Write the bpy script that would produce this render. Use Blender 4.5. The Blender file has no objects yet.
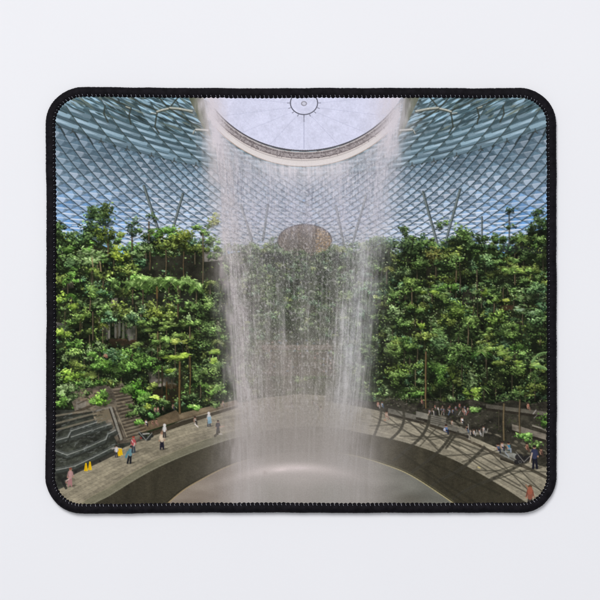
"""A printed mouse pad with an overlocked black edge, lying on a white table top, seen from straight above."""
import bpy, bmesh, math, random, time
import numpy as np

U = 0.00046                      # metres in one unit of the layout (600 units across the frame)
def wx(x): return (x - 300.0) * U
def wy(y): return (300.0 - y) * U

# ---------------------------------------------------------------- the printed picture
# The mat carries a printed photograph (an indoor waterfall under a glass roof).  It is ink on flat cloth,
# so it is drawn here as colour on the cloth's own grid of points.  Coordinates are "print units":
# 1 unit = 0.46 mm on the mat, x to the right, y down.
S = 2.0
X0, Y0, X1, Y1 = 50.0, 92.0, 554.0, 510.0
W = int((X1 - X0) * S) + 1
H = int((Y1 - Y0) * S) + 1
rng = np.random.default_rng(7)
prnd = random.Random(11)
GX, GY = np.meshgrid(X0 + np.arange(W) / S, Y0 + np.arange(H) / S)
GX = GX.astype(np.float32); GY = GY.astype(np.float32)
cv = np.zeros((H, W, 3), np.float32)

def C3(r, g, b): return np.array((r / 255.0, g / 255.0, b / 255.0), np.float32)

def noise(sx, sy, seed, octaves=1):
    """smooth value noise, cells of sx by sy print units, roughly 0..1"""
    r = np.random.default_rng(seed); out = np.zeros((H, W), np.float32); amp = 1.0; tot = 0.0
    for o in range(octaves):
        gw = int((X1 - X0) / sx) + 4; gh = int((Y1 - Y0) / sy) + 4
        g = r.random((gh, gw)).astype(np.float32)
        fx = (np.arange(W) / S) / sx; fy = (np.arange(H) / S) / sy
        ix = fx.astype(int); iy = fy.astype(int); tx = (fx - ix).astype(np.float32); ty = (fy - iy).astype(np.float32)
        tx = tx * tx * (3 - 2 * tx); ty = ty * ty * (3 - 2 * ty)
        row = g[:, ix] * (1 - tx) + g[:, ix + 1] * tx
        out += amp * (row[iy] * (1 - ty)[:, None] + row[iy + 1] * ty[:, None]); tot += amp
        amp *= 0.55; sx *= 0.5; sy *= 0.5
    return out / tot

def smooth(a, b, x): t = np.clip((x - a) / (b - a), 0, 1); return t * t * (3 - 2 * t)

def win(xa, ya, xb, yb):
    i0 = max(0, int((xa - X0) * S) - 1); i1 = min(W, int((xb - X0) * S) + 3)
    j0 = max(0, int((ya - Y0) * S) - 1); j1 = min(H, int((yb - Y0) * S) + 3)
    return (i0, i1, j0, j1) if i1 > i0 and j1 > j0 else None

def put(w, a, col):
    i0, i1, j0, j1 = w; c = cv[j0:j1, i0:i1]
    c += a[..., None] * (col - c)

def layer(a, col):
    global cv
    cv += a[..., None] * (col - cv)

def blob(x, y, rx, ry, col, al=1.0, ang=0.0, soft=None):
    """an ellipse; soft=None gives a crisp edge, else a gaussian-like falloff"""
    m = max(rx, ry) * (1.0 if soft is None else 2.2) + 1
    w = win(x - m, y - m, x + m, y + m)
    if w is None: return
    i0, i1, j0, j1 = w
    dx = GX[j0:j1, i0:i1] - x; dy = GY[j0:j1, i0:i1] - y
    if ang:
        c, s = math.cos(ang), math.sin(ang); dx, dy = dx * c + dy * s, dy * c - dx * s
    q = np.sqrt((dx / rx) ** 2 + (dy / ry) ** 2)
    a = np.clip((1 - q) * min(rx, ry) * S + 0.5, 0, 1) if soft is None else np.exp(-q * q * 1.6)
    put(w, a * al, col)

def line(pts, wd, col, al=1.0, wd2=None, soft=0.5):
    n = len(pts) - 1
    for k in range(n):
        (xa, ya), (xb, yb) = pts[k], pts[k + 1]
        wa = wd if wd2 is None else wd + (wd2 - wd) * k / n
        m = wa + 1
        w = win(min(xa, xb) - m, min(ya, yb) - m, max(xa, xb) + m, max(ya, yb) + m)
        if w is None: continue
        i0, i1, j0, j1 = w
        px = GX[j0:j1, i0:i1]; py = GY[j0:j1, i0:i1]
        vx, vy = xb - xa, yb - ya; L = vx * vx + vy * vy + 1e-9
        t = np.clip(((px - xa) * vx + (py - ya) * vy) / L, 0, 1)
        d = np.hypot(px - xa - t * vx, py - ya - t * vy)
        put(w, np.clip((wa / 2 - d) * S + soft, 0, 1) * al * min(1, wa * S), col)

def polymask(pts, ss=2):
    xs = [p[0] for p in pts]; ys = [p[1] for p in pts]
    w = win(min(xs), min(ys), max(xs), max(ys))
    if w is None: return None, None
    i0, i1, j0, j1 = w
    acc = 0
    for sx in range(ss):
        for sy in range(ss):
            px = GX[j0:j1, i0:i1] + ((sx + .5) / ss - .5) / S; py = GY[j0:j1, i0:i1] + ((sy + .5) / ss - .5) / S
            ins = np.zeros(px.shape, bool)
            for k in range(len(pts)):
                xa, ya = pts[k - 1]; xb, yb = pts[k]
                if ya == yb: continue
                ins ^= ((ya > py) != (yb > py)) & (px < (xb - xa) * (py - ya) / (yb - ya) + xa)
            acc = acc + ins
    return w, acc.astype(np.float32) / (ss * ss)

def poly(pts, col, al=1.0, tex=None):
    w, a = polymask(pts)
    if w is None: return
    if tex is not None:
        i0, i1, j0, j1 = w; t = tex[j0:j1, i0:i1]; c = cv[j0:j1, i0:i1]
        cv[j0:j1, i0:i1] = c + (a * al)[..., None] * (t - c)
    else: put(w, a * al, col)

def curve(pts, n=10):
    """Catmull-Rom through the points"""
    P = [pts[0]] + list(pts) + [pts[-1]]; out = []
    for k in range(1, len(P) - 2):
        for i in range(n):
            t = i / n; r = []
            for q in (0, 1):
                a, b, c, d = P[k - 1][q], P[k][q], P[k + 1][q], P[k + 2][q]
                r.append(.5 * (2 * b + (c - a) * t + (2 * a - 5 * b + 4 * c - d) * t * t + (3 * b - a - 3 * c + d) * t ** 3))
            out.append(tuple(r))
    out.append(tuple(pts[-1])); return out

# ---- sky behind the roof
n1 = noise(40, 14, 1, 3)
skyc = C3(116, 168, 224) + (n1 - .5)[..., None] * C3(70, 50, 24)
cv[:] = skyc
layer(smooth(.52, .72, noise(34, 10, 2, 3)) * .6, C3(214, 226, 244))

# ---- the glass roof: a ring-shaped vault in perspective, triangles of glass between dark fins
FOC, HY, CX = 262.0, 290.0, 304.0
def prof(r):
    t = min(1.0, max(0.0, (r - .378) / 2.02))
    return .71 * (1 - t) + .50 * t + .56 * math.sin(math.pi * t ** .8)
def node(r, phi):
    k = 1 + .45 * min(1, max(0, (r - .378) / 2.0))
    x = r * k * math.sin(phi); y = 1 + r * math.cos(phi)
    return (x, y, prof(r))
def proj(p):
    return (CX + FOC * p[0] / p[1], HY - FOC * p[2] / p[1]) if p[1] > .12 else None
cells = []
def band(r0, r1, rows, N, kind):
    st = 2 * math.pi / N
    for i in range(rows):
        ra = r0 + (r1 - r0) * i / rows; rb = r0 + (r1 - r0) * (i + 1) / rows
        for j in range(-N // 2 - 2, N // 2 + 2):
            for sd in (-1, 1):                              # both halves lean towards the far end of the hall
                f = lambda r, c: node(r, sd * c * st)
                o = .5 * i; jj = j - int(o)
                if not -N / 2 <= jj + o <= .6: continue
                cells.append((f(ra, jj + o), f(ra, jj + o + 1), f(rb, jj + o + .5), f(rb, jj + o + 1.5), f(rb, jj + o - .5), kind, sd, rb))
band(.42, 1.52, 22, 66, 0)
RW = 22
for sd in (-1, 1):                                          # the finer net beyond it: two families of ribs that cross
    st = 2 * math.pi / 132
    def lat(m, n):
        r = 1.52 + .90 * (m + n) / RW; c = .65 * m - .30 * n
        return node(max(1.5, r), sd * c * st)
    for rw in range(-1, RW):
        for m in range(-150, 150):
            n = rw - m; c = .65 * m - .30 * n
            if -66 <= c <= .8: cells.append((lat(m, n), lat(m + 1, n), lat(m, n + 1), lat(m + 1, n + 1), lat(m, n), 1, sd, 2))
cells.sort(key=lambda c: -(c[0][1] + c[2][1]))
tone = noise(60, 30, 70, 2)
for a0, a1, b0, b1, bm, kind, sd, cr_ in cells:
    P = [proj(q) for q in (a0, a1, b0, b1)]
    if None in P: continue
    A0, A1, B0, B1 = P
    if max(p[0] for p in P) < 48 or min(p[0] for p in P) > 556 or min(p[1] for p in P) > 256 or max(p[1] for p in P) < 88: continue
    if sd * (A0[0] + A1[0] - 2 * CX) > 8: continue
    xm, ym = (A0[0] + B1[0]) / 2, (A0[1] + B0[1]) / 2
    edge = smooth(130, 240, abs(xm - CX))
    sc = 2.2 / max(.5, a0[1]); q = prnd.random()
    L = lambda p, r, t: (p[0] + (r[0] - p[0]) * t, p[1] + (r[1] - p[1]) * t)
    if kind == 0:
        v = smooth(118, 172, ym)
        mid = C3(90, 110, 116) * (1 - v) + C3(116, 137, 150) * v
        g = .78 + .36 * q
        vb = smooth(1.30, 1.52, cr_); mid = mid * (1 - .7 * vb) + C3(122, 144, 160) * .7 * vb
        poly([A0, A1, B1, B0], mid * g, .97)
        k_ = prnd.uniform(.5, .8)
        poly([L(A0, B0, .05), A1, L(A1, B1, .55), L(A0, B0, k_)], C3(134, 158, 172) * (.78 + .42 * prnd.random()), .8)
        poly([L(A0, B0, .45), L(L(A0, A1, .55), L(B0, B1, .55), .62), L(A1, B1, .35), B1, B0], C3(74, 96, 106) * (.8 + .4 * prnd.random()), .8 - .45 * vb)
        poly([L(A0, B0, .1), L(L(A0, A1, .62), L(B0, B1, .62), .3), L(A0, B0, .62)], C3(176, 198, 214), .3 + .55 * prnd.random())
        poly([A1, L(A1, B1, .9), L(L(A0, A1, .72), L(B0, B1, .72), .75)], C3(52, 68, 72), .5)
        line([L(A0, B0, -.15), L(A0, B0, 1.15)], 1.4 * sc, C3(46, 55, 53), .85)
        line([L(A0, B0, -.1), L(A0, B0, .9)], .5 * sc, C3(120, 124, 116), .35)
        line([B0, L(B0, B1, prnd.uniform(.5, 1))], .7 * sc, C3(46, 58, 58), prnd.uniform(.3, .8))
    else:
        # A0 top corner, A1 lower right, B0 lower left, B1 bottom
        v = smooth(172, 226, ym)
        v0 = smooth(150, 190, ym); glass_ = ((C3(92, 114, 128) * (1 - v0) + C3(128, 150, 168) * v0) * (1 - v) + C3(164, 184, 210) * v) * (1 - edge * v) + C3(104, 154, 212) * edge * v
        poly([A0, A1, B1, B0], glass_ * (.80 + .34 * q), .95 - .5 * v * edge)
        mid_ = L(A0, B1, .5)
        poly([B0, L(mid_, A0, .12), A1, B1], C3(206, 214, 230) * (.84 + .18 * prnd.random()), (.25 + .6 * prnd.random()) * (1 - .62 * edge * v) * (.6 + .4 * v0))
        poly([A0, A1, L(A1, B1, .5), L(A0, B0, .18)], C3(80, 101, 116), .55 * (1 - .5 * edge * v)); poly([A1, L(A1, B1, .95), L(mid_, A1, .3)], C3(66, 85, 97), .5 * (1 - .5 * edge * v))
        m = L(B0, A1, .5); dx, dy = (A1[0] - B0[0]) * .45, (A1[1] - B0[1]) * .3
        line([(m[0] - dx, m[1] - dy), (m[0] + dx, m[1] + dy)], .9 + .5 * v, C3(236, 238, 246), (.25 + .6 * v) * prnd.uniform(.5, 1))
        rt = 1.25 if sd < 0 else 1.0
        line([A0, A1], (1.05 * sc + .36) * rt, C3(46, 55, 58), .88); line([A0, B0], .5 * sc + .18, C3(60, 69, 78), .55 + .15 * v)
# joints where each pair of thin ribs grows out of one wide one
for j in range(-34, 1):
    for sd in (-1, 1):
        p = proj(node(1.52, sd * (j + .5) * 2 * math.pi / 66))
        if p and 56 < p[0] < 552 and abs(p[0] - CX) > 96: line([(p[0] - 2.2, p[1] + 1.8), p, (p[0] + 2.4, p[1] + 1.8)], 1.0, C3(64, 68, 66), .8); line([p, (p[0], p[1] - 2.6)], 1.2, C3(64, 68, 66), .7)

# long narrow panes where the roof dips to the ring, both sides of the fall, and their pale brackets
for sgn in (1, -1):
    f = lambda x, y: (CX + sgn * (x - CX), y)
    for k in range(330):
        x = prnd.uniform(54, 205); lim = 108 + 26 * smooth(56, 200, x)
        y = prnd.uniform(88, lim)
        if prnd.random() < .75 * smooth(lim - 16, lim, y): continue
        ang = math.radians(prnd.uniform(20, 33)); ln_ = prnd.uniform(7, 19); w_ = prnd.uniform(.9, 2.3)
        col = prnd.choice([C3(98, 112, 106), C3(112, 122, 114), C3(74, 98, 106), C3(74, 98, 106), C3(58, 76, 80), C3(48, 60, 60), C3(132, 158, 172), C3(92, 120, 132), C3(160, 192, 212) if y < 118 else C3(100, 128, 142)])
        dx, dy = math.cos(ang) * ln_, math.sin(ang) * ln_
        poly([f(x, y), f(x + dx * .5, y + dy * .5 - w_ * .7), f(x + dx, y + dy), f(x + dx * .45, y + dy * .5 + w_ * .5)], col * prnd.uniform(.85, 1.1), .85)
    for (xa, ya, xb, yb, w_) in ((158, 99, 172, 106, 3), (172, 97, 186, 104, 4.2), (168, 112, 181, 118, 2.6), (159, 113, 174, 122, 2.2), (190, 116, 203, 124, 2.4), (146, 98, 158, 104, 2), (134, 100, 146, 106, 1.6), (150, 115, 160, 119, 1.4), (108, 100, 120, 106, 1.6), (84, 99, 96, 104, 1.4)):
        poly([f(xa, ya), f((xa + xb) / 2, (ya + yb) / 2 - w_ * .6), f(xb, yb), f((xa + xb) / 2, (ya + yb) / 2 + w_ * .5)], C3(164, 200, 222), .9)
    poly([f(187.5, 95), f(203, 95), f(211, 138), f(204, 130)], C3(88, 92, 74)); poly([f(196, 95), f(203, 95), f(211, 138), f(207, 131)], C3(64, 66, 52))
    for pts in ([(169, 108.6), (162, 101), (156, 94)], [(169, 108.6), (176, 100), (181, 94)], [(169, 108.6), (190, 122), (205, 131)], [(157.5, 111), (140, 103), (128, 95)], [(131, 108), (118, 102), (104, 95)], [(157.5, 111), (156, 119), (155, 127), (159, 133)], [(131, 108), (129, 116), (131, 124)], [(105, 106), (104, 114), (108, 122)]):
        line([f(*p) for p in pts], 1.5, C3(56, 62, 56), .85)
    for pts, wd, col in (([(157, 111.4), (162, 109.8), (168.5, 108.4)], 2.4, C3(206, 204, 192)), ([(170, 107.6), (180, 108.6), (192, 111)], 2.8, C3(198, 198, 186)), ([(196, 129.3), (208, 130.2)], 2.6, C3(214, 212, 204)), ([(194.5, 130), (193, 133.4)], 1.2, C3(206, 200, 186)), ([(130, 108), (126, 106.6)], 1.8, C3(186, 188, 176)), ([(151, 112.6), (156, 113.4)], 1.2, C3(220, 224, 220))):
        pts = [f(*p) for p in pts]; line([(x, y + .8) for x, y in pts], wd, C3(70, 74, 66), .8); line(pts, wd * .62, col, .85)
# low horizontal louvres over the open sky
for y in np.arange(226, 250, 5.2):
    for x in np.arange(54, 552, 9.0):
        if prnd.random() < .7 and not (y < 222 and 150 < x < 470 and prnd.random() < .6):
            xx = x + prnd.uniform(-3, 3); line([(xx, y + prnd.uniform(-1, 1)), (xx + 7, y + prnd.uniform(-.4, 1))], 1.0, C3(226, 230, 242), .7)
# leaning columns that carry the roof
STRUTS = [((144, 186), (159, 232), 3.0), ((183, 194), (172, 232), 2.6), ((423, 192), (438, 246), 2.6), ((460, 190), (444, 248), 2.6),
          ((241, 205), (252, 240), 2.6), ((268, 205), (263, 240), 2.4), ((336, 206), (345, 250), 2.4), ((366, 196), (352, 246), 2.2), ((482, 217), (482, 240), 1.4)]
for a, b, wd in STRUTS:
    wd *= .74; line([a, b], wd + .7, C3(58, 66, 66), .8); line([(a[0] - .5, a[1]), (b[0] - .5, b[1])], wd * .5, C3(132, 142, 140), .85)

# ---- the planted terraces
DK, MD, LT = C3(30, 40, 22), C3(66, 90, 34), C3(140, 168, 70)
sky_l = [(50, 226), (58, 222), (66, 236), (76, 236), (88, 232), (100, 236), (112, 240), (126, 246), (140, 244), (152, 232), (170, 231), (186, 231), (196, 238),
         (206, 244), (216, 248), (240, 246), (262, 244), (276, 238), (284, 230), (300, 226), (316, 226), (328, 234), (332, 246), (346, 250), (366, 240), (384, 238), (398, 252),
         (404, 240), (418, 234), (436, 246), (450, 240), (462, 230), (476, 240), (490, 240), (504, 244), (520, 236), (532, 226), (554, 220)]
nA, nB, nC = noise(9, 7, 3, 3), noise(26, 12, 4, 2), noise(3, 2.4, 5, 2)
base = C3(24, 31, 18) + (nA - .45)[..., None] * C3(20, 30, 14) + (nC - .5)[..., None] * C3(30, 40, 20)
base += smooth(.55, .8, nB)[..., None] * C3(12, 8, 8)
w_, m_ = polymask([(x, y + 7 + 3 * math.sin(x * 1.7)) for x, y in sky_l] + [(554, 440), (50, 440)])
i0, i1, j0, j1 = w_
cv[j0:j1, i0:i1] += m_[..., None] * (np.clip(base, .03, 1)[j0:j1, i0:i1] - cv[j0:j1, i0:i1])

def leaf(x, y, L, wd, ang, col, al=.9): blob(x, y, L / 2, wd / 2, col, al, ang)

TINT = np.array((1.0, 1.06, .95), np.float32)
def crown(cx, cy, rx, ry, n=None, pal=(DK, MD, LT), lw=(2.4, 1.3), flat=.6, clumps=None, dens=1.0, gap=True):
    """leaf clusters: dark gaps and under-leaves first, lighter leaves above and on each cluster's upper side"""
    n = int((n or rx * ry * 1.15 * dens + 10) * .95)
    k = clumps or max(3, int(rx * ry / 13))
    cl = []
    for _ in range(k):
        a = prnd.uniform(0, 6.283); q = prnd.random() ** .5
        cl.append((cx + math.cos(a) * q * rx * .85, cy + math.sin(a) * q * ry * .85, prnd.uniform(.7, 1.25)))
    s = min(rx, ry) * .36 + .9
    if gap:
        for c in cl: leaf(c[0] + prnd.uniform(-1, 1), c[1] + s * .7, s * 1.7, s * .9, prnd.gauss(0, .5), pal[0] * .6, .5)
    for i in range(n):
        t = i / n; c = prnd.choice(cl)
        x = c[0] + prnd.gauss(0, s * .6 + rx * .04); y = c[1] + prnd.gauss(0, s * .48)
        up = (c[1] - y) / s * .3 + (cy - y) / ry * .12
        u = t * .8 + up + prnd.uniform(-.3, .34)
        if t > .5: y -= s * .25
        u2 = min(1, max(0, u * 2)); u3 = min(1, max(0, u * 2 - 1))
        col = pal[0] * .8 * (1 - u2) + pal[1] * u2; col = col * (1 - u3) + pal[2] * u3
        k_ = prnd.uniform(.62, 1.08)
        col = (col * .82 + .18 * float(col.mean())) * TINT * (.93 if x > 378 else 1.04)
        leaf(x, y, lw[0] * k_ * prnd.uniform(.7, 1.3), lw[1] * k_ * prnd.uniform(.7, 1.2), prnd.gauss(0, flat), col * c[2] * prnd.uniform(.76, 1.24), prnd.uniform(.8, 1))

def palm(x, y, r, n=14, pal=(C3(54, 72, 36), C3(116, 142, 74), C3(170, 188, 120)), droop=.35, wd=1.2):
    for i in range(n):
        a = -math.pi / 2 + (i / (n - 1) - .5) * 4.6 + prnd.uniform(-.12, .12); L = r * prnd.uniform(.75, 1.1)
        p = [(x + math.cos(a) * L * t, y + math.sin(a) * L * .62 * t + droop * L * t * t) for t in (0, .35, .7, 1)]
        line(p, wd, pal[0], .8); col = pal[1] if prnd.random() < .6 else pal[2]
        line(p[:3], wd * .7, col, .85)

def trunk(x, y0, y1, wd=1.3, col=C3(118, 98, 72), lean=0):
    w1 = prnd.uniform(-.7, .7); p = [(x, y0), (x + w1 + lean * .5, (y0 + y1) / 2), (x + lean, y1)]
    line(p, wd + .7, C3(34, 30, 22), .6); line([(a - .2, b) for a, b in p], wd * .8, col * prnd.uniform(.8, .95), .8)

GREEN = (C3(32, 44, 24), C3(82, 110, 52), C3(158, 184, 110))
DEEP = (C3(22, 32, 20), C3(56, 76, 42), C3(118, 140, 88))
OLIVE = (C3(46, 52, 24), C3(98, 110, 48), C3(160, 168, 86))
LIME = (C3(54, 72, 24), C3(112, 138, 46), C3(174, 190, 80))
PALE = (C3(36, 50, 30), C3(96, 118, 70), C3(184, 198, 148))
VIV = (C3(32, 52, 22), C3(76, 112, 44), C3(138, 174, 86))
BLUEG = (C3(24, 42, 30), C3(64, 96, 66), C3(140, 172, 134))

# quiet recesses, walls and slabs between the tiers (before the leaves)
def slab(pts, col, al=.9, var=.25):
    poly(pts, None, al, np.clip(col * (1 + (nA - .5)[..., None] * var * 2 + (nC - .5)[..., None] * var), 0, 1))
slab([(140, 256), (222, 254), (226, 284), (140, 282)], C3(42, 41, 34))
slab([(204, 252), (222, 250), (224, 260), (204, 262)], C3(128, 122, 116))
slab([(120, 294), (196, 292), (196, 306), (120, 310)], C3(40, 42, 34))
for k in range(26): x = prnd.uniform(103, 137); line([(x, prnd.uniform(321, 326)), (x + prnd.uniform(-.8, .8), prnd.uniform(333, 341))], prnd.uniform(1.2, 3.2), prnd.choice([C3(96, 92, 86), C3(78, 76, 70), C3(122, 116, 108), C3(60, 58, 52), C3(84, 84, 72)]), .85)
for k in range(16): blob(prnd.uniform(104, 134), prnd.uniform(339, 346), prnd.uniform(2, 6), prnd.uniform(1.2, 2.6), prnd.choice([C3(44, 36, 27), C3(34, 32, 24), C3(62, 46, 34)]), .7)
slab([(62, 282), (72, 280), (74, 288), (62, 290)], C3(104, 96, 84))
slab([(56, 322), (68, 324), (68, 332), (56, 332)], C3(110, 108, 100))
slab([(112, 298), (118, 298), (118, 306), (110, 308)], C3(104, 94, 90))
slab([(148, 372), (176, 374), (173, 385), (150, 387)], C3(126, 116, 108), .8, .5)
for k in range(22): blob(prnd.uniform(148, 176), prnd.uniform(371, 388), prnd.uniform(1.5, 4), prnd.uniform(1, 2.4), prnd.choice([C3(60, 66, 44), C3(46, 50, 34), C3(146, 136, 126), C3(96, 92, 80)]), .6, prnd.uniform(-.6, .6))
for k in range(26): blob(prnd.uniform(154, 186), prnd.uniform(386, 402), prnd.uniform(2, 6), prnd.uniform(1.5, 4), prnd.choice([C3(38, 30, 20), C3(30, 28, 20), C3(58, 44, 28), C3(40, 44, 26)]), .7)
slab([(196, 320), (208, 322), (208, 334), (196, 334)], C3(110, 104, 94))
slab([(426, 256), (438, 256), (438, 276), (426, 280)], C3(48, 44, 36))
slab([(500, 245), (546, 248), (546, 254), (500, 252)], C3(40, 44, 40))
slab([(462, 290), (486, 288), (486, 304), (462, 304)], C3(60, 54, 48))
slab([(492, 306), (514, 305), (512, 310), (492, 311)], C3(62, 46, 34))
slab([(404, 290), (424, 290), (424, 298), (404, 300)], C3(66, 56, 48))

# a first cover of small leaves everywhere, then scattered small clumps over both wings
def clear(x, y):
    return (140 < x < 196 and 293 < y < 305) or (140 < x < 222 and 257 < y < 279) or (104 < x < 136 and 324 < y < 346) or (149 < x < 184 and 375 < y < 402)
for _ in range(15000):
    x = prnd.uniform(52, 552); y = prnd.uniform(236, 408)
    if 232 < x < 372 and prnd.random() < .45: continue
    if y < np.interp(x, [p[0] for p in sky_l], [p[1] for p in sky_l]) + 3: continue
    if clear(x, y) and prnd.random() < (.62 if y < 310 else .82): continue
    jx, iy_ = int((x - X0) * S), int((y - Y0) * S); v = float(nA[iy_, jx]); v2 = float(nC[iy_, jx])
    if prnd.random() > .25 + 1.3 * (v - .25): continue
    p = prnd.choice([GREEN, DEEP, DEEP, OLIVE, PALE, BLUEG]); t = prnd.random()
    leaf(x, y, prnd.uniform(1.0, 2.6), prnd.uniform(.7, 1.4), prnd.gauss(0, .8), (p[1] if t < .72 else p[2] if t > .86 else p[0]) * prnd.uniform(.6, 1.15), .9)
TREES = []
zones = [(55, 226, 242, 410), (372, 470, 238, 408), (440, 550, 248, 404), (240, 372, 246, 382)]
for (xa, xb, ya, yb), cnt in zip(zones, (240, 150, 150, 230)):
    for _ in range(cnt):
        x, y = prnd.uniform(xa, xb), prnd.uniform(ya, yb)
        if clear(x, y) and prnd.random() < (.74 if y < 310 else .88): continue
        p = prnd.choice([GREEN, GREEN, DEEP, DEEP, OLIVE, PALE, VIV, BLUEG] if xa < 240 else [GREEN, DEEP, DEEP, DEEP, OLIVE, PALE, BLUEG, BLUEG])
        crown(x, y, prnd.uniform(3, 7.5), prnd.uniform(2.2, 4.6), None, p, (1.9, 1.1), .75, None, 1.25)
for _ in range(46):
    x = prnd.uniform(60, 222) if prnd.random() < .55 else prnd.uniform(392, 546); y = prnd.uniform(246, 370); trunk(x, y, y + prnd.uniform(8, 20), prnd.uniform(.6, 1.0), prnd.choice([C3(128, 116, 92), C3(104, 96, 78), C3(84, 78, 60)]))
tries = 0
while len(TREES) < 128 and tries < 6000:
    tries += 1; lft = prnd.random() < .48
    x = prnd.uniform(54, 226) if lft else prnd.uniform(384, 550); y = prnd.uniform(248, 394)
    if clear(x, y): continue
    if any(abs(x - a) < 9.5 and abs(y - b) < 8 for a, b in TREES): continue
    TREES.append((x, y))
for x, y in sorted(TREES, key=lambda p: p[1]):
    rx_, ry_ = prnd.uniform(6, 12), prnd.uniform(4, 7); big = prnd.random(); lft = x < 300
    blob(x, y + ry_ * 1.4, rx_ * .8, ry_ * .9, C3(20, 24, 16), .75, 0, soft=1)
    trunk(x + prnd.uniform(-1.5, 1.5), y + ry_ * .3, y + ry_ * 1.2 + prnd.uniform(5, 12), prnd.uniform(.7, 1.2), prnd.choice([C3(132, 118, 92), C3(108, 98, 78), C3(90, 84, 66)]))
    p = prnd.choice([GREEN, OLIVE, PALE, VIV, (C3(40, 52, 24), C3(100, 122, 54), C3(178, 192, 108))] if lft else [GREEN, DEEP, BLUEG, OLIVE, PALE, (C3(36, 50, 24), C3(88, 112, 52), C3(160, 180, 100))])
    if big < .45: crown(x, y, rx_, ry_, int(rx_ * ry_ * 2.1), p, (2.0, 1.2), .8)
    elif big < .75:
        for k in range(3): crown(x + prnd.uniform(-3, 3), y - 4 + k * 3.6, rx_ * prnd.uniform(.7, 1.2), 1.7, int(rx_ * 6), p, (2.4, .95), .28)
    elif big < .88: palm(x, y, rx_ * .9, 15, p, .35, 1.2); palm(x, y - 1, rx_ * .6, 9, p, .35, 1.0)
    else: crown(x, y, rx_ * .8, ry_ * 1.4, int(rx_ * ry_ * 2.2), p, (2.7, 1.6), .9)
# ragged skyline of small crowns
for x in np.arange(52, 552, 3.2):
    y = np.interp(x, [p[0] for p in sky_l], [p[1] for p in sky_l])
    if 276 < x < 334: continue
    crown(x + prnd.uniform(-2, 2), y + prnd.uniform(-1, 9), prnd.uniform(3, 6), prnd.uniform(2.5, 6), None, prnd.choice([DEEP, DEEP, GREEN, OLIVE, BLUEG]), (1.9, 1.1), .8, None, 1.5)

fm = np.zeros((H, W), np.float32); w_, m_ = polymask(sky_l + [(554, 402), (50, 402)]); i0, i1, j0, j1 = w_; fm[j0:j1, i0:i1] = m_
sh_ = .86 + .52 * noise(20, 14, 71, 2) - .20 * smooth(440, 500, GX) * smooth(360, 385, GY) + .08 * smooth(250, 120, GX)
cv *= (1 + fm * (sh_ * .90 - 1))[..., None]
gapn = noise(11, 15, 72, 2); cv += (fm * smooth(.66, .80, gapn) * .6)[..., None] * (C3(24, 28, 19) - cv)
# -- left wing, named plants from the skyline down
trunk(108, 240, 256, 1.4); trunk(132, 232, 250, 1.0); trunk(149, 222, 240, 1.0)
crown(98, 222, 13, 18, 430, DEEP, (2.4, 1.5), .9); crown(104, 236, 12, 10, 160, (C3(30, 40, 18), C3(74, 86, 30), C3(136, 142, 54)), (2.2, 1.3))
crown(90, 212, 8, 8, 80, DEEP); crown(107, 212, 9, 8, 90, (C3(30, 42, 20), C3(62, 78, 36), C3(130, 140, 80)))
crown(60, 232, 4, 13, 120, DEEP, (2.0, 1.2)); crown(84, 238, 15, 6, 190, DEEP)
crown(132, 226, 8, 10, 130, DEEP, (2.0, 1.1)); crown(120, 235, 6, 4, 50, OLIVE); crown(152, 217, 5, 7, 46, DEEP, (2, 1)); crown(146, 232, 8, 5, 70, GREEN)
crown(168, 234, 16, 7, 220, VIV, (2.4, 1.2)); crown(170, 244, 14, 8, 190, OLIVE); crown(186, 240, 12, 10, 210, (C3(40, 48, 18), C3(96, 106, 36), C3(156, 156, 72)))
crown(203, 226, 10, 4, 90, GREEN, (2.6, 1.2), .4); crown(203, 232, 9, 5, 90, GREEN); crown(214, 222, 7, 8, 90, (C3(50, 56, 20), C3(112, 118, 44), C3(186, 186, 96)))
crown(214, 240, 8, 7, 90, GREEN); trunk(203, 234, 286, 1.2, C3(120, 108, 84)); trunk(166, 250, 274, 1.0, C3(140, 122, 92)); trunk(184, 252, 278, 1.0); trunk(150, 252, 270, 1)
crown(78, 250, 14, 5, 150, VIV, (3.2, 1.2), .4); crown(86, 258, 18, 9, 300, PALE, (3.4, 1.4), .5); crown(66, 262, 8, 9, 110, GREEN)
crown(122, 254, 8, 8, 160, (C3(60, 72, 20), C3(128, 144, 44), C3(196, 200, 84)), (2.4, 1.6)); crown(126, 268, 10, 6, 110, OLIVE); crown(142, 262, 9, 8, 100, BLUEG)
for x, y in ((100, 262), (92, 258)): line([(x, y), (x + 1, y + 9)], 1.4, C3(150, 128, 96), .8)
crown(140, 252, 10, 5, 90, PALE)
for x, y, r in ((134, 282, 11), (146, 279, 11), (158, 282, 14), (171, 279, 12), (184, 280, 12), (196, 284, 9)):
    x += prnd.uniform(-2, 2); y += prnd.uniform(-3, 3); r *= prnd.uniform(.75, 1.1); blob(x, y + 4, r * .9, 4, C3(30, 38, 22), .6, 0, soft=1); FP = (C3(66, 90, 42), C3(126, 158, 82), C3(184, 206, 132)); palm(x, y + 1, r * 1.1, 22, FP, .4, 1.5); palm(x + 1, y - .5, r * .8, 15, FP, .35, 1.2); palm(x, y - 1, r * .5, 9, FP, .3, 1.1); crown(x, y + 1, r * .85, 4.2, int(r * 9), FP, (2.8, 1.0), .7, gap=False)
for x, y0, y1 in ((133, 290, 304), (143, 290, 304), (157, 288, 313), (169, 288, 306), (178, 286, 318)): trunk(x, y0, y1, 1.1, C3(110, 96, 74))
line([(157, 287), (157, 298)], 1.8, C3(118, 90, 52), .6)
crown(62, 300, 6, 7, 90, LIME); crown(75, 304, 8, 6, 110, LIME, (2.8, 1.6)); crown(80, 320, 5, 4, 46, LIME); crown(64, 334, 9, 6, 130, LIME, (3, 1.7)); crown(72, 344, 9, 6, 110, VIV)
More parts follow.
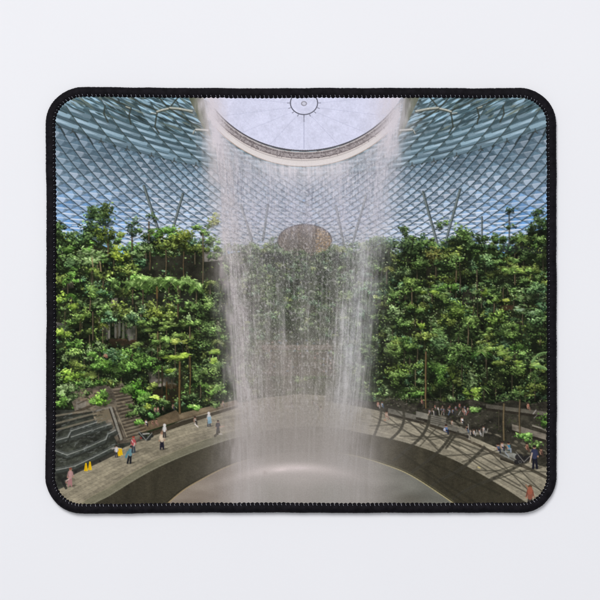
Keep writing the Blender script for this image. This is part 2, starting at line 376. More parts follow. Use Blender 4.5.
crown(96, 290, 12, 8, 150, BLUEG); crown(100, 308, 10, 7, 120, GREEN); trunk(93, 312, 340, 1.2, C3(126, 110, 88)); trunk(80, 318, 332, .9)
crown(112, 318, 12, 5, 110, BLUEG, (2.4, 1.4)); crown(130, 316, 10, 6, 110, PALE); crown(120, 304, 8, 8, 90, OLIVE)
crown(140, 316, 11, 8, 150, BLUEG); crown(152, 314, 9, 8, 120, (C3(50, 58, 22), C3(112, 120, 46), C3(170, 176, 84))); crown(172, 312, 10, 8, 140, OLIVE); crown(176, 300, 8, 5, 70, GREEN)
for x, y, rx in ((150, 328, 20), (158, 338, 20), (148, 346, 22), (176, 326, 18), (186, 336, 16)):
    crown(x, y, rx, 3.4, int(rx * 11), (C3(40, 52, 24), C3(100, 120, 56), C3(156, 172, 92)), (2.6, 1.0), .25)
trunk(158, 332, 358, 1.3, C3(134, 112, 80)); trunk(162, 366, 394, 1.2, C3(66, 56, 38))
crown(181, 343, 14, 3.2, 140, (C3(70, 76, 28), C3(136, 140, 60), C3(184, 184, 96)), (2.8, 1), .2)
crown(180, 356, 24, 3.0, 250, (C3(66, 80, 24), C3(132, 152, 52), C3(190, 202, 88)), (3, 1), .2)
crown(166, 370, 10, 2.4, 80, LIME, (3, 1), .2); crown(218, 352, 11, 2.8, 110, LIME, (3, 1), .2); crown(216, 362, 8, 2.4, 70, LIME, (3, 1), .2)
crown(148, 362, 16, 6, 240, VIV); crown(132, 360, 14, 8, 240, VIV); crown(200, 376, 10, 8, 140, GREEN); crown(212, 388, 12, 7, 190, (C3(40, 62, 24), C3(96, 134, 50), C3(164, 192, 104)))
crown(200, 310, 14, 8, 200, GREEN); crown(212, 300, 9, 8, 120, DEEP); crown(200, 342, 12, 8, 150, GREEN); crown(214, 330, 10, 8, 120, GREEN); crown(206, 364, 10, 6, 90, DEEP)
trunk(180, 366, 414, 2.1, C3(136, 108, 66)); trunk(190, 356, 394, 1.3, C3(122, 98, 60)); trunk(167, 382, 402, 1, C3(120, 84, 40)); trunk(178, 304, 316, 1)
crown(68, 358, 10, 6, 130, PALE); crown(78, 366, 12, 6, 160, OLIVE); crown(72, 376, 14, 6, 230, (C3(52, 72, 22), C3(110, 142, 44), C3(172, 196, 82)))
crown(96, 352, 13, 5, 160, VIV); crown(104, 366, 14, 6, 200, (C3(36, 62, 20), C3(84, 130, 40), C3(146, 184, 76))); crown(116, 358, 12, 8, 190, BLUEG); crown(118, 370, 12, 7, 170, VIV)
blob(105.5, 355.5, 2.2, 1.7, C3(186, 138, 116), .8); blob(106.6, 357, 1.5, 1.1, C3(128, 84, 68), .8)
crown(92, 376, 14, 5, 160, OLIVE)

# -- right wing
crown(408, 232, 10, 5, 110, DEEP, (2.2, 1.2), .4); crown(412, 246, 12, 12, 280, DEEP); crown(428, 246, 10, 6, 100, GREEN)
crown(443, 224, 7, 7, 70, GREEN, (2, 1.1)); crown(461, 234, 9, 9, 170, GREEN); crown(476, 242, 8, 8, 110, DEEP); crown(490, 240, 7, 6, 80, DEEP)
crown(434, 254, 10, 8, 130, (C3(58, 52, 26), C3(110, 104, 52), C3(156, 148, 82))); crown(450, 254, 9, 7, 110, OLIVE)
trunk(509, 212, 246, .9, C3(110, 120, 120)); crown(509, 214, 6, 6, 40, DEEP, (1.8, .9)); crown(509, 227, 8, 3, 50, DEEP, (2, 1)); crown(539, 210, 7, 8, 80, DEEP, (2, 1.1)); crown(540, 226, 9, 10, 150, DEEP, (2, 1.2))
crown(520, 238, 12, 6, 140, GREEN); crown(536, 242, 12, 6, 140, GREEN); palm(522, 240, 7, 10); crown(500, 238, 8, 5, 80, GREEN)
crown(508, 262, 12, 4, 110, GREEN); crown(516, 271, 26, 4, 260, (C3(50, 66, 26), C3(112, 134, 56), C3(176, 190, 96)), (3, 1.1), .25); crown(500, 276, 16, 5, 170, OLIVE, (2.6, 1.1), .3); crown(530, 282, 14, 6, 160, GREEN)
crown(502, 301, 11, 1.6, 90, (C3(86, 88, 30), C3(134, 138, 54), C3(184, 182, 86)), (3, .9), .12); crown(484, 292, 6, 3, 50, LIME)
crown(540, 290, 9, 8, 120, BLUEG); crown(524, 296, 14, 7, 170, PALE); crown(538, 304, 10, 8, 120, BLUEG); crown(522, 310, 6, 1.6, 36, (C3(96, 120, 96), C3(150, 176, 146), C3(196, 212, 186)), (4, 1.5), .15); crown(530, 313, 6, 2.2, 30, (C3(96, 120, 96), C3(150, 176, 146), C3(190, 210, 180)), (4, 1.4), .5)
crown(496, 318, 13, 8, 200, (C3(40, 56, 22), C3(98, 126, 50), C3(164, 186, 92))); crown(510, 332, 14, 8, 190, GREEN); crown(532, 330, 12, 8, 160, GREEN)
crown(412, 284, 12, 6, 140, (C3(40, 56, 24), C3(96, 120, 54), C3(156, 176, 92))); crown(430, 294, 12, 3, 110, LIME, (2.6, 1.1), .3); crown(446, 288, 12, 6, 150, VIV); crown(420, 306, 11, 5, 140, OLIVE)
crown(460, 310, 14, 9, 260, (C3(42, 58, 22), C3(102, 130, 50), C3(168, 190, 92))); crown(446, 320, 10, 6, 120, OLIVE); crown(400, 296, 10, 10, 150, GREEN); crown(396, 314, 10, 8, 130, PALE)
crown(421, 328, 6, 4, 60, LIME); crown(400, 342, 10, 7, 140, VIV); crown(410, 348, 4, 3, 46, (C3(56, 92, 30), C3(96, 146, 54), C3(150, 190, 90))); crown(392, 348, 8, 10, 130, OLIVE); crown(440, 340, 12, 10, 200, (C3(50, 64, 36), C3(92, 120, 66), C3(140, 170, 104)))
crown(424, 336, 14, 5, 130, OLIVE, (2.4, 1.1), .3); crown(396, 372, 9, 10, 170, (C3(50, 66, 22), C3(110, 134, 46), C3(172, 186, 84))); crown(436, 372, 9, 12, 190, VIV); crown(450, 374, 6, 12, 110, LIME, (1.6, 2.4), .4)
crown(410, 394, 14, 5, 170, VIV); crown(462, 350, 12, 10, 170, GREEN); crown(468, 330, 12, 8, 130, GREEN)
trunk(426, 352, 408, 1.4, C3(140, 114, 78)); trunk(460, 270, 292, 1, C3(110, 100, 80)); trunk(477, 270, 288, 1, C3(130, 118, 96))
palm(481, 352, 10, 14, (C3(50, 80, 36), C3(110, 152, 74), C3(166, 196, 120))); palm(482, 351, 8, 10)
crown(498, 352, 14, 5, 190, (C3(54, 68, 26), C3(112, 134, 60), C3(168, 186, 98)), (3, 1.2), .3); crown(508, 362, 16, 4, 170, (C3(60, 72, 26), C3(118, 138, 58), C3(176, 188, 96)), (3, 1.2), .3); crown(528, 368, 16, 5, 190, (C3(56, 76, 30), C3(112, 140, 62), C3(172, 192, 106)), (3, 1.2), .35)
crown(518, 345, 10, 5, 110, VIV)
for a, b, c in (((531, 362), (538, 354), (547, 352)), ((534, 366), (541, 366), (548, 370))):
    cc = curve([a, b, c], 12); line(cc, .8, C3(120, 146, 90), .8)
    for k, (x, y) in enumerate(cc):
        for sd in (-1, 1): L_ = 2.8 * math.sin(.3 + 2.6 * k / len(cc)); line([(x, y), (x + 1.2 + prnd.uniform(-.4, .4), y + sd * L_ * .5 + L_ * .45)], .7, C3(104, 138, 80) if sd > 0 else C3(152, 178, 122), .75)
crown(474, 393, 9, 7, 150, (C3(62, 84, 28), C3(118, 144, 52), C3(178, 194, 88)), (2.6, 1.2), .35); crown(479, 406, 9, 6, 120, GREEN); crown(500, 398, 12, 6, 90, DEEP); crown(520, 392, 8, 4, 50, GREEN, (3, 1)); crown(540, 408, 6, 6, 70, GREEN)
crown(520, 400, 14, 8, 70, DEEP)

for _ in range(1500):
    x = prnd.uniform(52, 552); y = prnd.uniform(250, 402)
    if 228 < x < 376 or clear(x, y): continue
    leaf(x, y, prnd.uniform(.8, 1.9), prnd.uniform(.6, 1.1), prnd.gauss(0, .8), prnd.choice([C3(170, 186, 122), C3(146, 168, 96), C3(186, 198, 150), C3(120, 146, 80)]) * prnd.uniform(.75, 1.05), .85)
LIT = (C3(36, 50, 24), C3(96, 124, 56), C3(172, 194, 110)); LITB = (C3(32, 48, 30), C3(84, 114, 70), C3(158, 184, 132))
for x, y, rx_, ry_, p, tr in ((394, 350, 8, 11, LIT, 0), (410, 344, 9, 7, LIT, 0), (425, 336, 13, 5, OLIVE, 0), (440, 346, 8, 10, LITB, 0), (453, 354, 8, 12, GREEN, 0), (398, 378, 10, 9, LIT, 0), (440, 374, 8, 12, VIV, 0), (468, 322, 11, 8, LIT, 14), (510, 330, 12, 8, LIT, 0), (536, 318, 9, 9, LITB, 0),
                        (446, 298, 12, 5, LIT, 0), (412, 288, 10, 6, LIT, 10), (420, 262, 9, 7, GREEN, 0), (456, 262, 10, 8, GREEN, 12), (490, 262, 8, 7, LITB, 0), (515, 271, 19, 3.6, LIT, 10), (534, 288, 10, 7, LITB, 0), (418, 308, 9, 5, LIT, 0), (494, 300, 9, 4, LIT, 8), (402, 322, 9, 6, GREEN, 0),
                        (66, 262, 9, 6, LITB, 0), (90, 292, 11, 6, LIT, 12), (72, 318, 8, 6, LIT, 0), (118, 284, 10, 6, GREEN, 0), (210, 306, 10, 7, LIT, 0), (204, 330, 11, 6, GREEN, 0), (146, 322, 15, 4, LIT, 0), (160, 340, 16, 4, LIT, 16), (100, 364, 13, 6, VIV, 0), (74, 352, 11, 5, LIT, 0), (126, 366, 12, 7, VIV, 0), (212, 372, 10, 7, LIT, 0), (160, 352, 12, 3, LIT, 0), (190, 322, 11, 4, LIT, 12)):
    blob(x, y + ry_ * 1.25, rx_ * 1.0, ry_ * .9, C3(20, 25, 16), .8, 0, soft=1); blob(x - rx_ * .9, y, rx_ * .35, ry_ * .9, C3(20, 25, 16), .5, 0, soft=1)
    if tr: trunk(x, y, y + ry_ + tr, 1.2, C3(132, 116, 90))
    crown(x, y, rx_, ry_, int(rx_ * ry_ * 2.6), p, (2.2, 1.2), .6)
trunk(426, 352, 408, 1.5, C3(140, 114, 78)); trunk(180, 362, 413, 2.0, C3(140, 112, 70))
# -- behind the fall: a dark rounded mass, pale slabs and a lit terrace
poly([(305 + 27 * math.cos(t), 241 + (16.5 if math.sin(t) < 0 else 12) * math.sin(t)) for t in np.linspace(0, 6.283, 60)], C3(92, 78, 64))
for _ in range(420):
    t, q = prnd.uniform(0, 6.283), prnd.random() ** .5; x, y = 305 + 26 * q * math.cos(t), 241 + 15 * q * math.sin(t)
    leaf(x, y, prnd.uniform(1, 2.4), prnd.uniform(.7, 1.3), prnd.gauss(0, .6), prnd.choice([C3(60, 52, 44), C3(124, 106, 86), C3(146, 128, 106), C3(78, 70, 54)] if x < 316 else [C3(176, 132, 76), C3(120, 92, 58), C3(204, 160, 100), C3(96, 78, 54)]), .8)
blob(296, 246, 18, 12, C3(56, 52, 44), .5, 0, soft=1); line([(305 + 27 * math.cos(t), 241 + 16.5 * math.sin(t)) for t in np.linspace(math.pi, 6.283, 40)], 1.0, C3(58, 50, 44), .8)
for _ in range(9): crown(prnd.uniform(276, 336), prnd.uniform(251, 257), 6, 3, None, DEEP, (1.9, 1.1), .8)
slab([(256, 340), (340, 340), (352, 396), (246, 396)], C3(66, 64, 50), .6, .5)
for y_ in (346, 352, 372): line([(x, y_ + prnd.uniform(-.6, .6)) for x in np.arange(262, 342, 5.0)], 1.5, C3(126, 116, 100), .6); line([(x, y_ + 2.4) for x in np.arange(262, 342, 5.0)], 1.6, C3(40, 38, 30), .7)
for _ in range(46): crown(prnd.uniform(236, 372), prnd.uniform(352, 396), prnd.uniform(3, 7), prnd.uniform(2, 4), None, prnd.choice([GREEN, DEEP, OLIVE, PALE]), (1.9, 1.1), .8)
for _ in range(60): blob(prnd.uniform(266, 334), prnd.uniform(340, 372), 1.1, .9, prnd.choice([C3(190, 150, 140), C3(90, 110, 130), C3(180, 176, 170), C3(60, 50, 50)]), .7)

# ---- plaza floor, cascade, pool
def floor_r(x, y, h=1.3):
    Y = FOC * h / np.maximum(y - HY, 4); Xw = (x - 297.0) / FOC * Y
    return np.hypot(Xw, Y - 1), np.arctan2(Xw, Y - 1)
FR, FA = floor_r(GX, GY)
nD, nE = noise(12, 5, 8, 3), noise(2.2, 1.2, 9, 2)
deck = C3(146, 137, 117) * np.ones((H, W, 1), np.float32)
plank = (np.floor(FR / .045) * 13.7) % 1.0
plank2 = (np.floor(FR / .045) * 7.31 + np.floor(FA / .16 + plank * 3) * 3.77) % 1.0
deck = deck * (.90 + .15 * plank2[..., None] + (nD - .5)[..., None] * .34 + (nE - .5)[..., None] * .26)
ln = np.abs((FR / .045) % 1.0 - .5) * 2
deck *= (1 - .13 * smooth(.7, 1.0, ln))[..., None]
right = smooth(300, 400, GX)[..., None]
deck = deck * (1 - right) + (deck * np.array((1.03, 1.04, 1.06), np.float32)) * right
rim = [(50, 536), (90, 506), (110, 495), (135, 479.5), (160, 466), (195, 451), (230, 439), (265, 431), (300, 427), (335, 428), (363, 433), (393, 439), (421, 447), (455, 460), (490, 479), (523, 500), (560, 528)]
rimc = curve(rim)
back = [(56, 486), (60, 478), (88, 462), (116, 450), (140, 440), (160, 430), (180, 421), (235, 404), (262, 398), (300, 394), (330, 396), (372, 404), (392, 404), (430, 408), (470, 410), (554, 408), (554, 510), (50, 510)]
poly(back, None, 1, deck)
# darker seating steps along the planting
slab([(138, 424), (178, 414), (236, 400), (240, 404), (182, 420), (140, 433)], C3(96, 82, 64), .9)
slab([(178, 414), (232, 401), (232, 404), (180, 419)], C3(120, 106, 84)); slab([(150, 432), (182, 421), (238, 405), (238, 407.5), (184, 425), (150, 437)], C3(52, 46, 36))
slab([(140, 425), (176, 410), (180, 414), (142, 432)], C3(100, 86, 66))
# right: tiers of benches and planters under the trees
slab([(326, 396), (350, 398), (372, 402), (392, 399), (410, 404), (430, 400), (452, 403), (470, 399), (490, 404), (512, 400), (530, 404), (554, 400), (554, 470), (530, 462), (470, 436), (420, 421), (372, 409), (326, 401)], C3(46, 44, 37), .93, .5)
for _ in range(500):
    x = prnd.uniform(376, 552); y = prnd.uniform(398, 402 + (x - 376) * .3); leaf(x, y, prnd.uniform(1, 3), prnd.uniform(.6, 1.3), prnd.gauss(0, .5), prnd.choice([C3(30, 34, 22), C3(58, 70, 38), C3(84, 80, 68), C3(34, 31, 26), C3(110, 106, 94)]), .6)
for (a, b, t, c) in (((388, 408), (424, 417), 5, C3(112, 108, 98)), ((416, 411), (446, 418), 6, C3(126, 122, 112)), ((430, 418), (470, 430), 6, C3(118, 114, 104)), ((486, 404), (548, 412), 4, C3(92, 88, 78)),
                     ((512, 424), (546, 434), 6, C3(126, 118, 106)), ((500, 448), (522, 456), 9, C3(118, 118, 112)), ((532, 424), (548, 430), 2, C3(140, 134, 122))):
    slab([a, b, (b[0], b[1] + t), (a[0], a[1] + t)], c, .95); slab([(a[0], a[1] + t), (b[0], b[1] + t), (b[0], b[1] + t + 2.5), (a[0], a[1] + t + 2.5)], C3(40, 36, 30), .9)
for k in range(5): line([(430, 414 + k * 2), (452, 419 + k * 2)], .8, C3(70, 66, 58), .8)
for k in range(4): line([(530, 424 + k * 1.8), (548, 429 + k * 1.8)], .7, C3(74, 70, 60), .8)
line([(420, 422), (446, 431), (480, 446), (506, 459), (532, 470), (554, 482)], 2.6, C3(62, 56, 46), .75)
# dapples on the plaza edge
for _ in range(60):
    x = prnd.uniform(440, 552); y = 430 + (x - 440) * .35 + prnd.uniform(-16, 6); blob(x, y, prnd.uniform(1, 4), prnd.uniform(.5, 1.3), C3(146, 138, 120), .5, .35)

# beams' shadows printed across the plaza and the pool wall are drawn after the wall
pit = rimc + [(554, 512), (50, 512)]
wall = C3(58, 54, 43) * (1 + (noise(7, 30, 12, 2) - .5)[..., None] * .3 + (nE - .5)[..., None] * .22)
wall = wall + (smooth(240, 110, GX) * .0)[..., None]
poly(pit, None, 1, np.clip(wall, 0, 1))
# glass balustrade along the rim (left) and its pale edge
lw_ = [p for p in rimc if p[0] < 262]
poly(lw_ + [(x - 3, y - 6.5) for x, y in reversed(lw_)], C3(92, 92, 74), .55); line([(x - 3, y - 6.5) for x, y in lw_], .7, C3(150, 142, 116), .6); line(lw_, 1.0, C3(134, 132, 112), .75)
for k in range(6, len(lw_), 5): line([lw_[k], (lw_[k][0] - 3, lw_[k][1] - 6.5)], .6, C3(120, 116, 96), .6)
line([p for p in rimc if p[0] > 350], .9, C3(150, 144, 126), .6)
# the roof's ribs cast as broad curved bands over the plaza
SH = C3(62, 59, 50)
for pts, wd in (([(382, 404), (380, 420), (374, 436)], 3.4), ([(402, 402), (404, 418), (400, 430), (390, 440)], 3.6), ([(431, 404), (428, 424), (420, 438), (404, 452), (394, 460)], 3.8), ([(452, 434), (440, 450), (418, 468), (404, 478)], 4.0),
                ([(484, 448), (462, 468), (440, 480), (424, 492)], 4.2), ([(530, 460), (494, 478), (466, 490), (450, 502)], 4.0), ([(458, 432), (446, 448)], 3)):
    line(curve(pts, 6), wd * .8, SH, .62); line(curve(pts, 6), wd * .4, SH * .85, .4)
for a, b in (((372, 416), (424, 440)), ((384, 412), (460, 446)), ((408, 420), (440, 452)), ((430, 428), (548, 494)), ((448, 438), (512, 462)), ((484, 446), (532, 494)), ((370, 426), (400, 424)), ((400, 436), (470, 438)), ((440, 456), (520, 452)), ((466, 470), (548, 472)), ((500, 452), (552, 480)), ((496, 476), (540, 500)), ((392, 428), (420, 418)), ((420, 446), (440, 424)), ((480, 484), (552, 462)), ((376, 408), (412, 436)), ((396, 410), (436, 446)), ((420, 424), (486, 470)), ((452, 446), (520, 486)), ((412, 440), (452, 434)), ((462, 462), (510, 446)), ((486, 474), (546, 456)), ((520, 470), (548, 498)), ((430, 440), (474, 432))):
    line([a, b], 1.3, SH, .62)
for pts in ([(420, 470), (452, 494), (470, 506)], [(400, 452), (440, 480), (480, 505)], [(430, 462), (500, 494)]): line(pts, 2.2, C3(42, 40, 32), .45)

basin = curve([(168, 503), (181, 492), (195, 483), (224, 468), (250, 459), (280, 453.5), (304, 452), (330, 452.5), (356, 456), (389, 466), (412, 476), (440, 494), (453, 503)])
bt = C3(132, 120, 108) + smooth(250, 420, GX)[..., None] * C3(-18, -7, -3) + (noise(30, 9, 13, 2) - .5)[..., None] * C3(40, 40, 38)
poly(basin + [(456, 512), (165, 512)], None, 1, np.clip(bt, 0, 1))
line(basin[:44], 1.0, C3(158, 138, 104), .9); line([(x - .6, y - 1.4) for x, y in basin[:44]], .7, C3(40, 36, 28), .7)
line(basin[72:], 1.0, C3(176, 164, 122), .85); line([(x + .8, y - 1.5) for x, y in basin[72:]], .8, C3(86, 82, 62), .8)

# cascade of stepped water on the left
slab([(50, 410), (84, 410), (112, 414), (146, 438), (112, 453), (70, 472), (66, 486), (50, 494)], C3(58, 60, 53), 1, .5)
slab([(72, 384), (100, 386), (122, 382), (132, 400), (140, 430), (150, 440), (118, 444), (100, 412), (76, 414), (70, 396)], C3(98, 90, 78), 1, .4)
for k in range(16):
    t = k / 15; xa, ya = 113 + 14 * t, 388 + 50 * t; xb, yb = 127 + 20 * t, 386 + 46 * t
    line([(xa, ya), (xb, yb)], 1.0, C3(62, 54, 44), .85); line([(xa, ya + 1.3), (xb, yb + 1.3)], 1.0, C3(146, 132, 110), .6)
slab([(80, 392), (98, 390), (100, 398), (80, 402)], C3(124, 108, 92)); slab([(76, 402), (86, 400), (86, 412), (76, 414)], C3(116, 110, 100)); slab([(72, 412), (98, 402), (98, 404), (72, 416)], C3(64, 56, 46))
line([(78, 404), (104, 392)], 1.2, C3(70, 62, 50), .7)
poly([(92, 412), (110, 407), (112, 418), (97, 424)], C3(112, 102, 84)); line([(92, 412), (111, 407)], 1.6, C3(122, 118, 110)); line([(93, 413), (97, 424)], 1.6, C3(148, 134, 112))
line([(111, 408), (121, 439)], 2.6, C3(136, 132, 122)); line([(113, 408), (123.5, 438)], 1.0, C3(58, 52, 44)); line([(115, 408), (127, 437)], .9, C3(150, 138, 118), .8); line([(109.5, 409), (119.5, 439)], 1.2, C3(52, 48, 42))
STEPW, STEPD = C3(152, 154, 148), C3(44, 45, 40)
for x0_, y0_, x1_, y1_ in ((54, 416, 92, 410), (54, 424, 96, 413), (56, 430, 96, 419)): line([(x0_, y0_), (x1_, y1_)], 1.8, C3(122, 114, 98), .85); line([(x0_, y0_ + 2.2), (x1_, y1_ + 2.2)], 1.6, STEPD, .9)
for pts in ([(54, 441), (68, 437), (71, 431), (97, 422)], [(71, 437), (92, 430), (111, 424)], [(54, 450), (67, 455), (84, 449), (106, 439), (108, 434), (116, 430)], [(56, 470), (66, 468), (75, 466), (94, 457), (114, 447)]):
    cc = []
    for (xa, ya), (xb, yb) in zip(pts, pts[1:]):
        n_ = max(2, int(math.hypot(xb - xa, yb - ya) / 1.3)); cc += [(xa + (xb - xa) * k / n_, ya + (yb - ya) * k / n_) for k in range(n_)]
    cc.append(pts[-1])
    line([(x, y + 2.6) for x, y in cc], 4.4, C3(84, 88, 83), .75); line([(x, y + 5.4) for x, y in cc], 2.6, C3(34, 36, 32), .8); line([(x, y - 2) for x, y in cc], 2, C3(86, 90, 84), .45)
    for (xa, ya), (xb, yb) in zip(cc, cc[1:]):
        line([(xa, ya + prnd.uniform(-.08, .08)), (xb, yb + prnd.uniform(-.08, .08))], prnd.uniform(.8, 1.5), C3(146, 148, 142) * prnd.uniform(.75, 1.05), prnd.uniform(.1, .65))
        if prnd.random() < .8: line([(xa, ya + 1), (xa + prnd.uniform(-.3, .3), ya + prnd.uniform(2.5, 5))], .6, prnd.choice([C3(140, 144, 142), C3(50, 54, 50), C3(104, 110, 106)]), .5)
for _ in range(420):
    t, q = prnd.uniform(0, 6.283), prnd.random() ** .5; x, y = 305 + 26 * q * math.cos(t), 241 + 15 * q * math.sin(t)
    leaf(x, y, prnd.uniform(1, 2.4), prnd.uniform(.7, 1.3), prnd.gauss(0, .6), prnd.choice([C3(60, 52, 44), C3(124, 106, 86), C3(146, 128, 106), C3(78, 70, 54)] if x < 316 else [C3(176, 132, 76), C3(120, 92, 58), C3(204, 160, 100), C3(96, 78, 54)]), .8)
blob(296, 246, 18, 12, C3(56, 52, 44), .5, 0, soft=1); line([(305 + 27 * math.cos(t), 241 + 16.5 * math.sin(t)) for t in np.linspace(math.pi, 6.283, 40)], 1.0, C3(58, 50, 44), .8)
for _ in range(9): crown(prnd.uniform(276, 336), prnd.uniform(251, 257), 6, 3, None, DEEP, (1.9, 1.1), .8)
slab([(262, 345), (330, 345), (334, 350), (262, 350)], C3(120, 104, 92), .7); slab([(270, 352), (332, 352), (336, 376), (268, 376)], C3(76, 66, 58), .75)
for _ in range(60): blob(prnd.uniform(266, 334), prnd.uniform(340, 372), 1.1, .9, prnd.choice([C3(190, 150, 140), C3(90, 110, 130), C3(180, 176, 170), C3(60, 50, 50)]), .7)

# ---- plaza floor, cascade, pool
def floor_r(x, y, h=1.3):
    Y = FOC * h / np.maximum(y - HY, 4); Xw = (x - 297.0) / FOC * Y
    return np.hypot(Xw, Y - 1), np.arctan2(Xw, Y - 1)
FR, FA = floor_r(GX, GY)
nD, nE = noise(12, 5, 8, 3), noise(2.2, 1.2, 9, 2)
deck = C3(146, 137, 117) * np.ones((H, W, 1), np.float32)
plank = (np.floor(FR / .045) * 13.7) % 1.0
plank2 = (np.floor(FR / .045) * 7.31 + np.floor(FA / .16 + plank * 3) * 3.77) % 1.0
deck = deck * (.90 + .15 * plank2[..., None] + (nD - .5)[..., None] * .34 + (nE - .5)[..., None] * .26)
ln = np.abs((FR / .045) % 1.0 - .5) * 2
deck *= (1 - .13 * smooth(.7, 1.0, ln))[..., None]
right = smooth(300, 400, GX)[..., None]
deck = deck * (1 - right) + (deck * np.array((1.03, 1.04, 1.06), np.float32)) * right
rim = [(50, 536), (90, 506), (110, 495), (135, 479.5), (160, 466), (195, 451), (230, 439), (265, 431), (300, 427), (335, 428), (363, 433), (393, 439), (421, 447), (455, 460), (490, 479), (523, 500), (560, 528)]
rimc = curve(rim)
back = [(56, 486), (60, 478), (88, 462), (116, 450), (140, 440), (160, 430), (180, 421), (235, 404), (262, 398), (300, 394), (330, 396), (372, 404), (392, 404), (430, 408), (470, 410), (554, 408), (554, 510), (50, 510)]
poly(back, None, 1, deck)
# darker seating steps along the planting
slab([(138, 424), (178, 414), (236, 400), (240, 404), (182, 420), (140, 433)], C3(96, 82, 64), .9)
slab([(178, 414), (232, 401), (232, 404), (180, 419)], C3(120, 106, 84)); slab([(150, 432), (182, 421), (238, 405), (238, 407.5), (184, 425), (150, 437)], C3(52, 46, 36))
slab([(140, 425), (176, 410), (180, 414), (142, 432)], C3(100, 86, 66))
# right: tiers of benches and planters under the trees
slab([(326, 396), (350, 398), (372, 402), (392, 399), (410, 404), (430, 400), (452, 403), (470, 399), (490, 404), (512, 400), (530, 404), (554, 400), (554, 470), (530, 462), (470, 436), (420, 421), (372, 409), (326, 401)], C3(46, 44, 37), .93, .5)
for _ in range(500):
    x = prnd.uniform(376, 552); y = prnd.uniform(398, 402 + (x - 376) * .3); leaf(x, y, prnd.uniform(1, 3), prnd.uniform(.6, 1.3), prnd.gauss(0, .5), prnd.choice([C3(30, 34, 22), C3(58, 70, 38), C3(84, 80, 68), C3(34, 31, 26), C3(110, 106, 94)]), .6)
for (a, b, t, c) in (((388, 408), (424, 417), 5, C3(112, 108, 98)), ((416, 411), (446, 418), 6, C3(126, 122, 112)), ((430, 418), (470, 430), 6, C3(118, 114, 104)), ((486, 404), (548, 412), 4, C3(92, 88, 78)),
                     ((512, 424), (546, 434), 6, C3(126, 118, 106)), ((500, 448), (522, 456), 9, C3(118, 118, 112)), ((532, 424), (548, 430), 2, C3(140, 134, 122))):
    slab([a, b, (b[0], b[1] + t), (a[0], a[1] + t)], c, .95); slab([(a[0], a[1] + t), (b[0], b[1] + t), (b[0], b[1] + t + 2.5), (a[0], a[1] + t + 2.5)], C3(40, 36, 30), .9)
for k in range(5): line([(430, 414 + k * 2), (452, 419 + k * 2)], .8, C3(70, 66, 58), .8)
for k in range(4): line([(530, 424 + k * 1.8), (548, 429 + k * 1.8)], .7, C3(74, 70, 60), .8)
line([(420, 422), (446, 431), (480, 446), (506, 459), (532, 470), (554, 482)], 2.6, C3(62, 56, 46), .75)
# dapples on the plaza edge
for _ in range(60):
    x = prnd.uniform(440, 552); y = 430 + (x - 440) * .35 + prnd.uniform(-16, 6); blob(x, y, prnd.uniform(1, 4), prnd.uniform(.5, 1.3), C3(146, 138, 120), .5, .35)

# beams' shadows printed across the plaza and the pool wall are drawn after the wall
pit = rimc + [(554, 512), (50, 512)]
wall = C3(58, 54, 43) * (1 + (noise(7, 30, 12, 2) - .5)[..., None] * .3 + (nE - .5)[..., None] * .22)
wall = wall + (smooth(240, 110, GX) * .0)[..., None]
poly(pit, None, 1, np.clip(wall, 0, 1))
# glass balustrade along the rim (left) and its pale edge
lw_ = [p for p in rimc if p[0] < 262]
poly(lw_ + [(x - 3, y - 6.5) for x, y in reversed(lw_)], C3(92, 92, 74), .55); line([(x - 3, y - 6.5) for x, y in lw_], .7, C3(150, 142, 116), .6); line(lw_, 1.0, C3(134, 132, 112), .75)
for k in range(6, len(lw_), 5): line([lw_[k], (lw_[k][0] - 3, lw_[k][1] - 6.5)], .6, C3(120, 116, 96), .6)
line([p for p in rimc if p[0] > 350], .9, C3(150, 144, 126), .6)
# the roof's ribs cast as broad curved bands over the plaza
SH = C3(62, 59, 50)
for pts, wd in (([(382, 404), (380, 420), (374, 436)], 3.4), ([(402, 402), (404, 418), (400, 430), (390, 440)], 3.6), ([(431, 404), (428, 424), (420, 438), (404, 452), (394, 460)], 3.8), ([(452, 434), (440, 450), (418, 468), (404, 478)], 4.0),
                ([(484, 448), (462, 468), (440, 480), (424, 492)], 4.2), ([(530, 460), (494, 478), (466, 490), (450, 502)], 4.0), ([(458, 432), (446, 448)], 3)):
    line(curve(pts, 6), wd * .8, SH, .62); line(curve(pts, 6), wd * .4, SH * .85, .4)
for a, b in (((372, 416), (424, 440)), ((384, 412), (460, 446)), ((408, 420), (440, 452)), ((430, 428), (548, 494)), ((448, 438), (512, 462)), ((484, 446), (532, 494)), ((370, 426), (400, 424)), ((400, 436), (470, 438)), ((440, 456), (520, 452)), ((466, 470), (548, 472)), ((500, 452), (552, 480)), ((496, 476), (540, 500)), ((392, 428), (420, 418)), ((420, 446), (440, 424)), ((480, 484), (552, 462)), ((376, 408), (412, 436)), ((396, 410), (436, 446)), ((420, 424), (486, 470)), ((452, 446), (520, 486)), ((412, 440), (452, 434)), ((462, 462), (510, 446)), ((486, 474), (546, 456)), ((520, 470), (548, 498)), ((430, 440), (474, 432))):
    line([a, b], 1.3, SH, .62)
for pts in ([(420, 470), (452, 494), (470, 506)], [(400, 452), (440, 480), (480, 505)], [(430, 462), (500, 494)]): line(pts, 2.2, C3(42, 40, 32), .45)

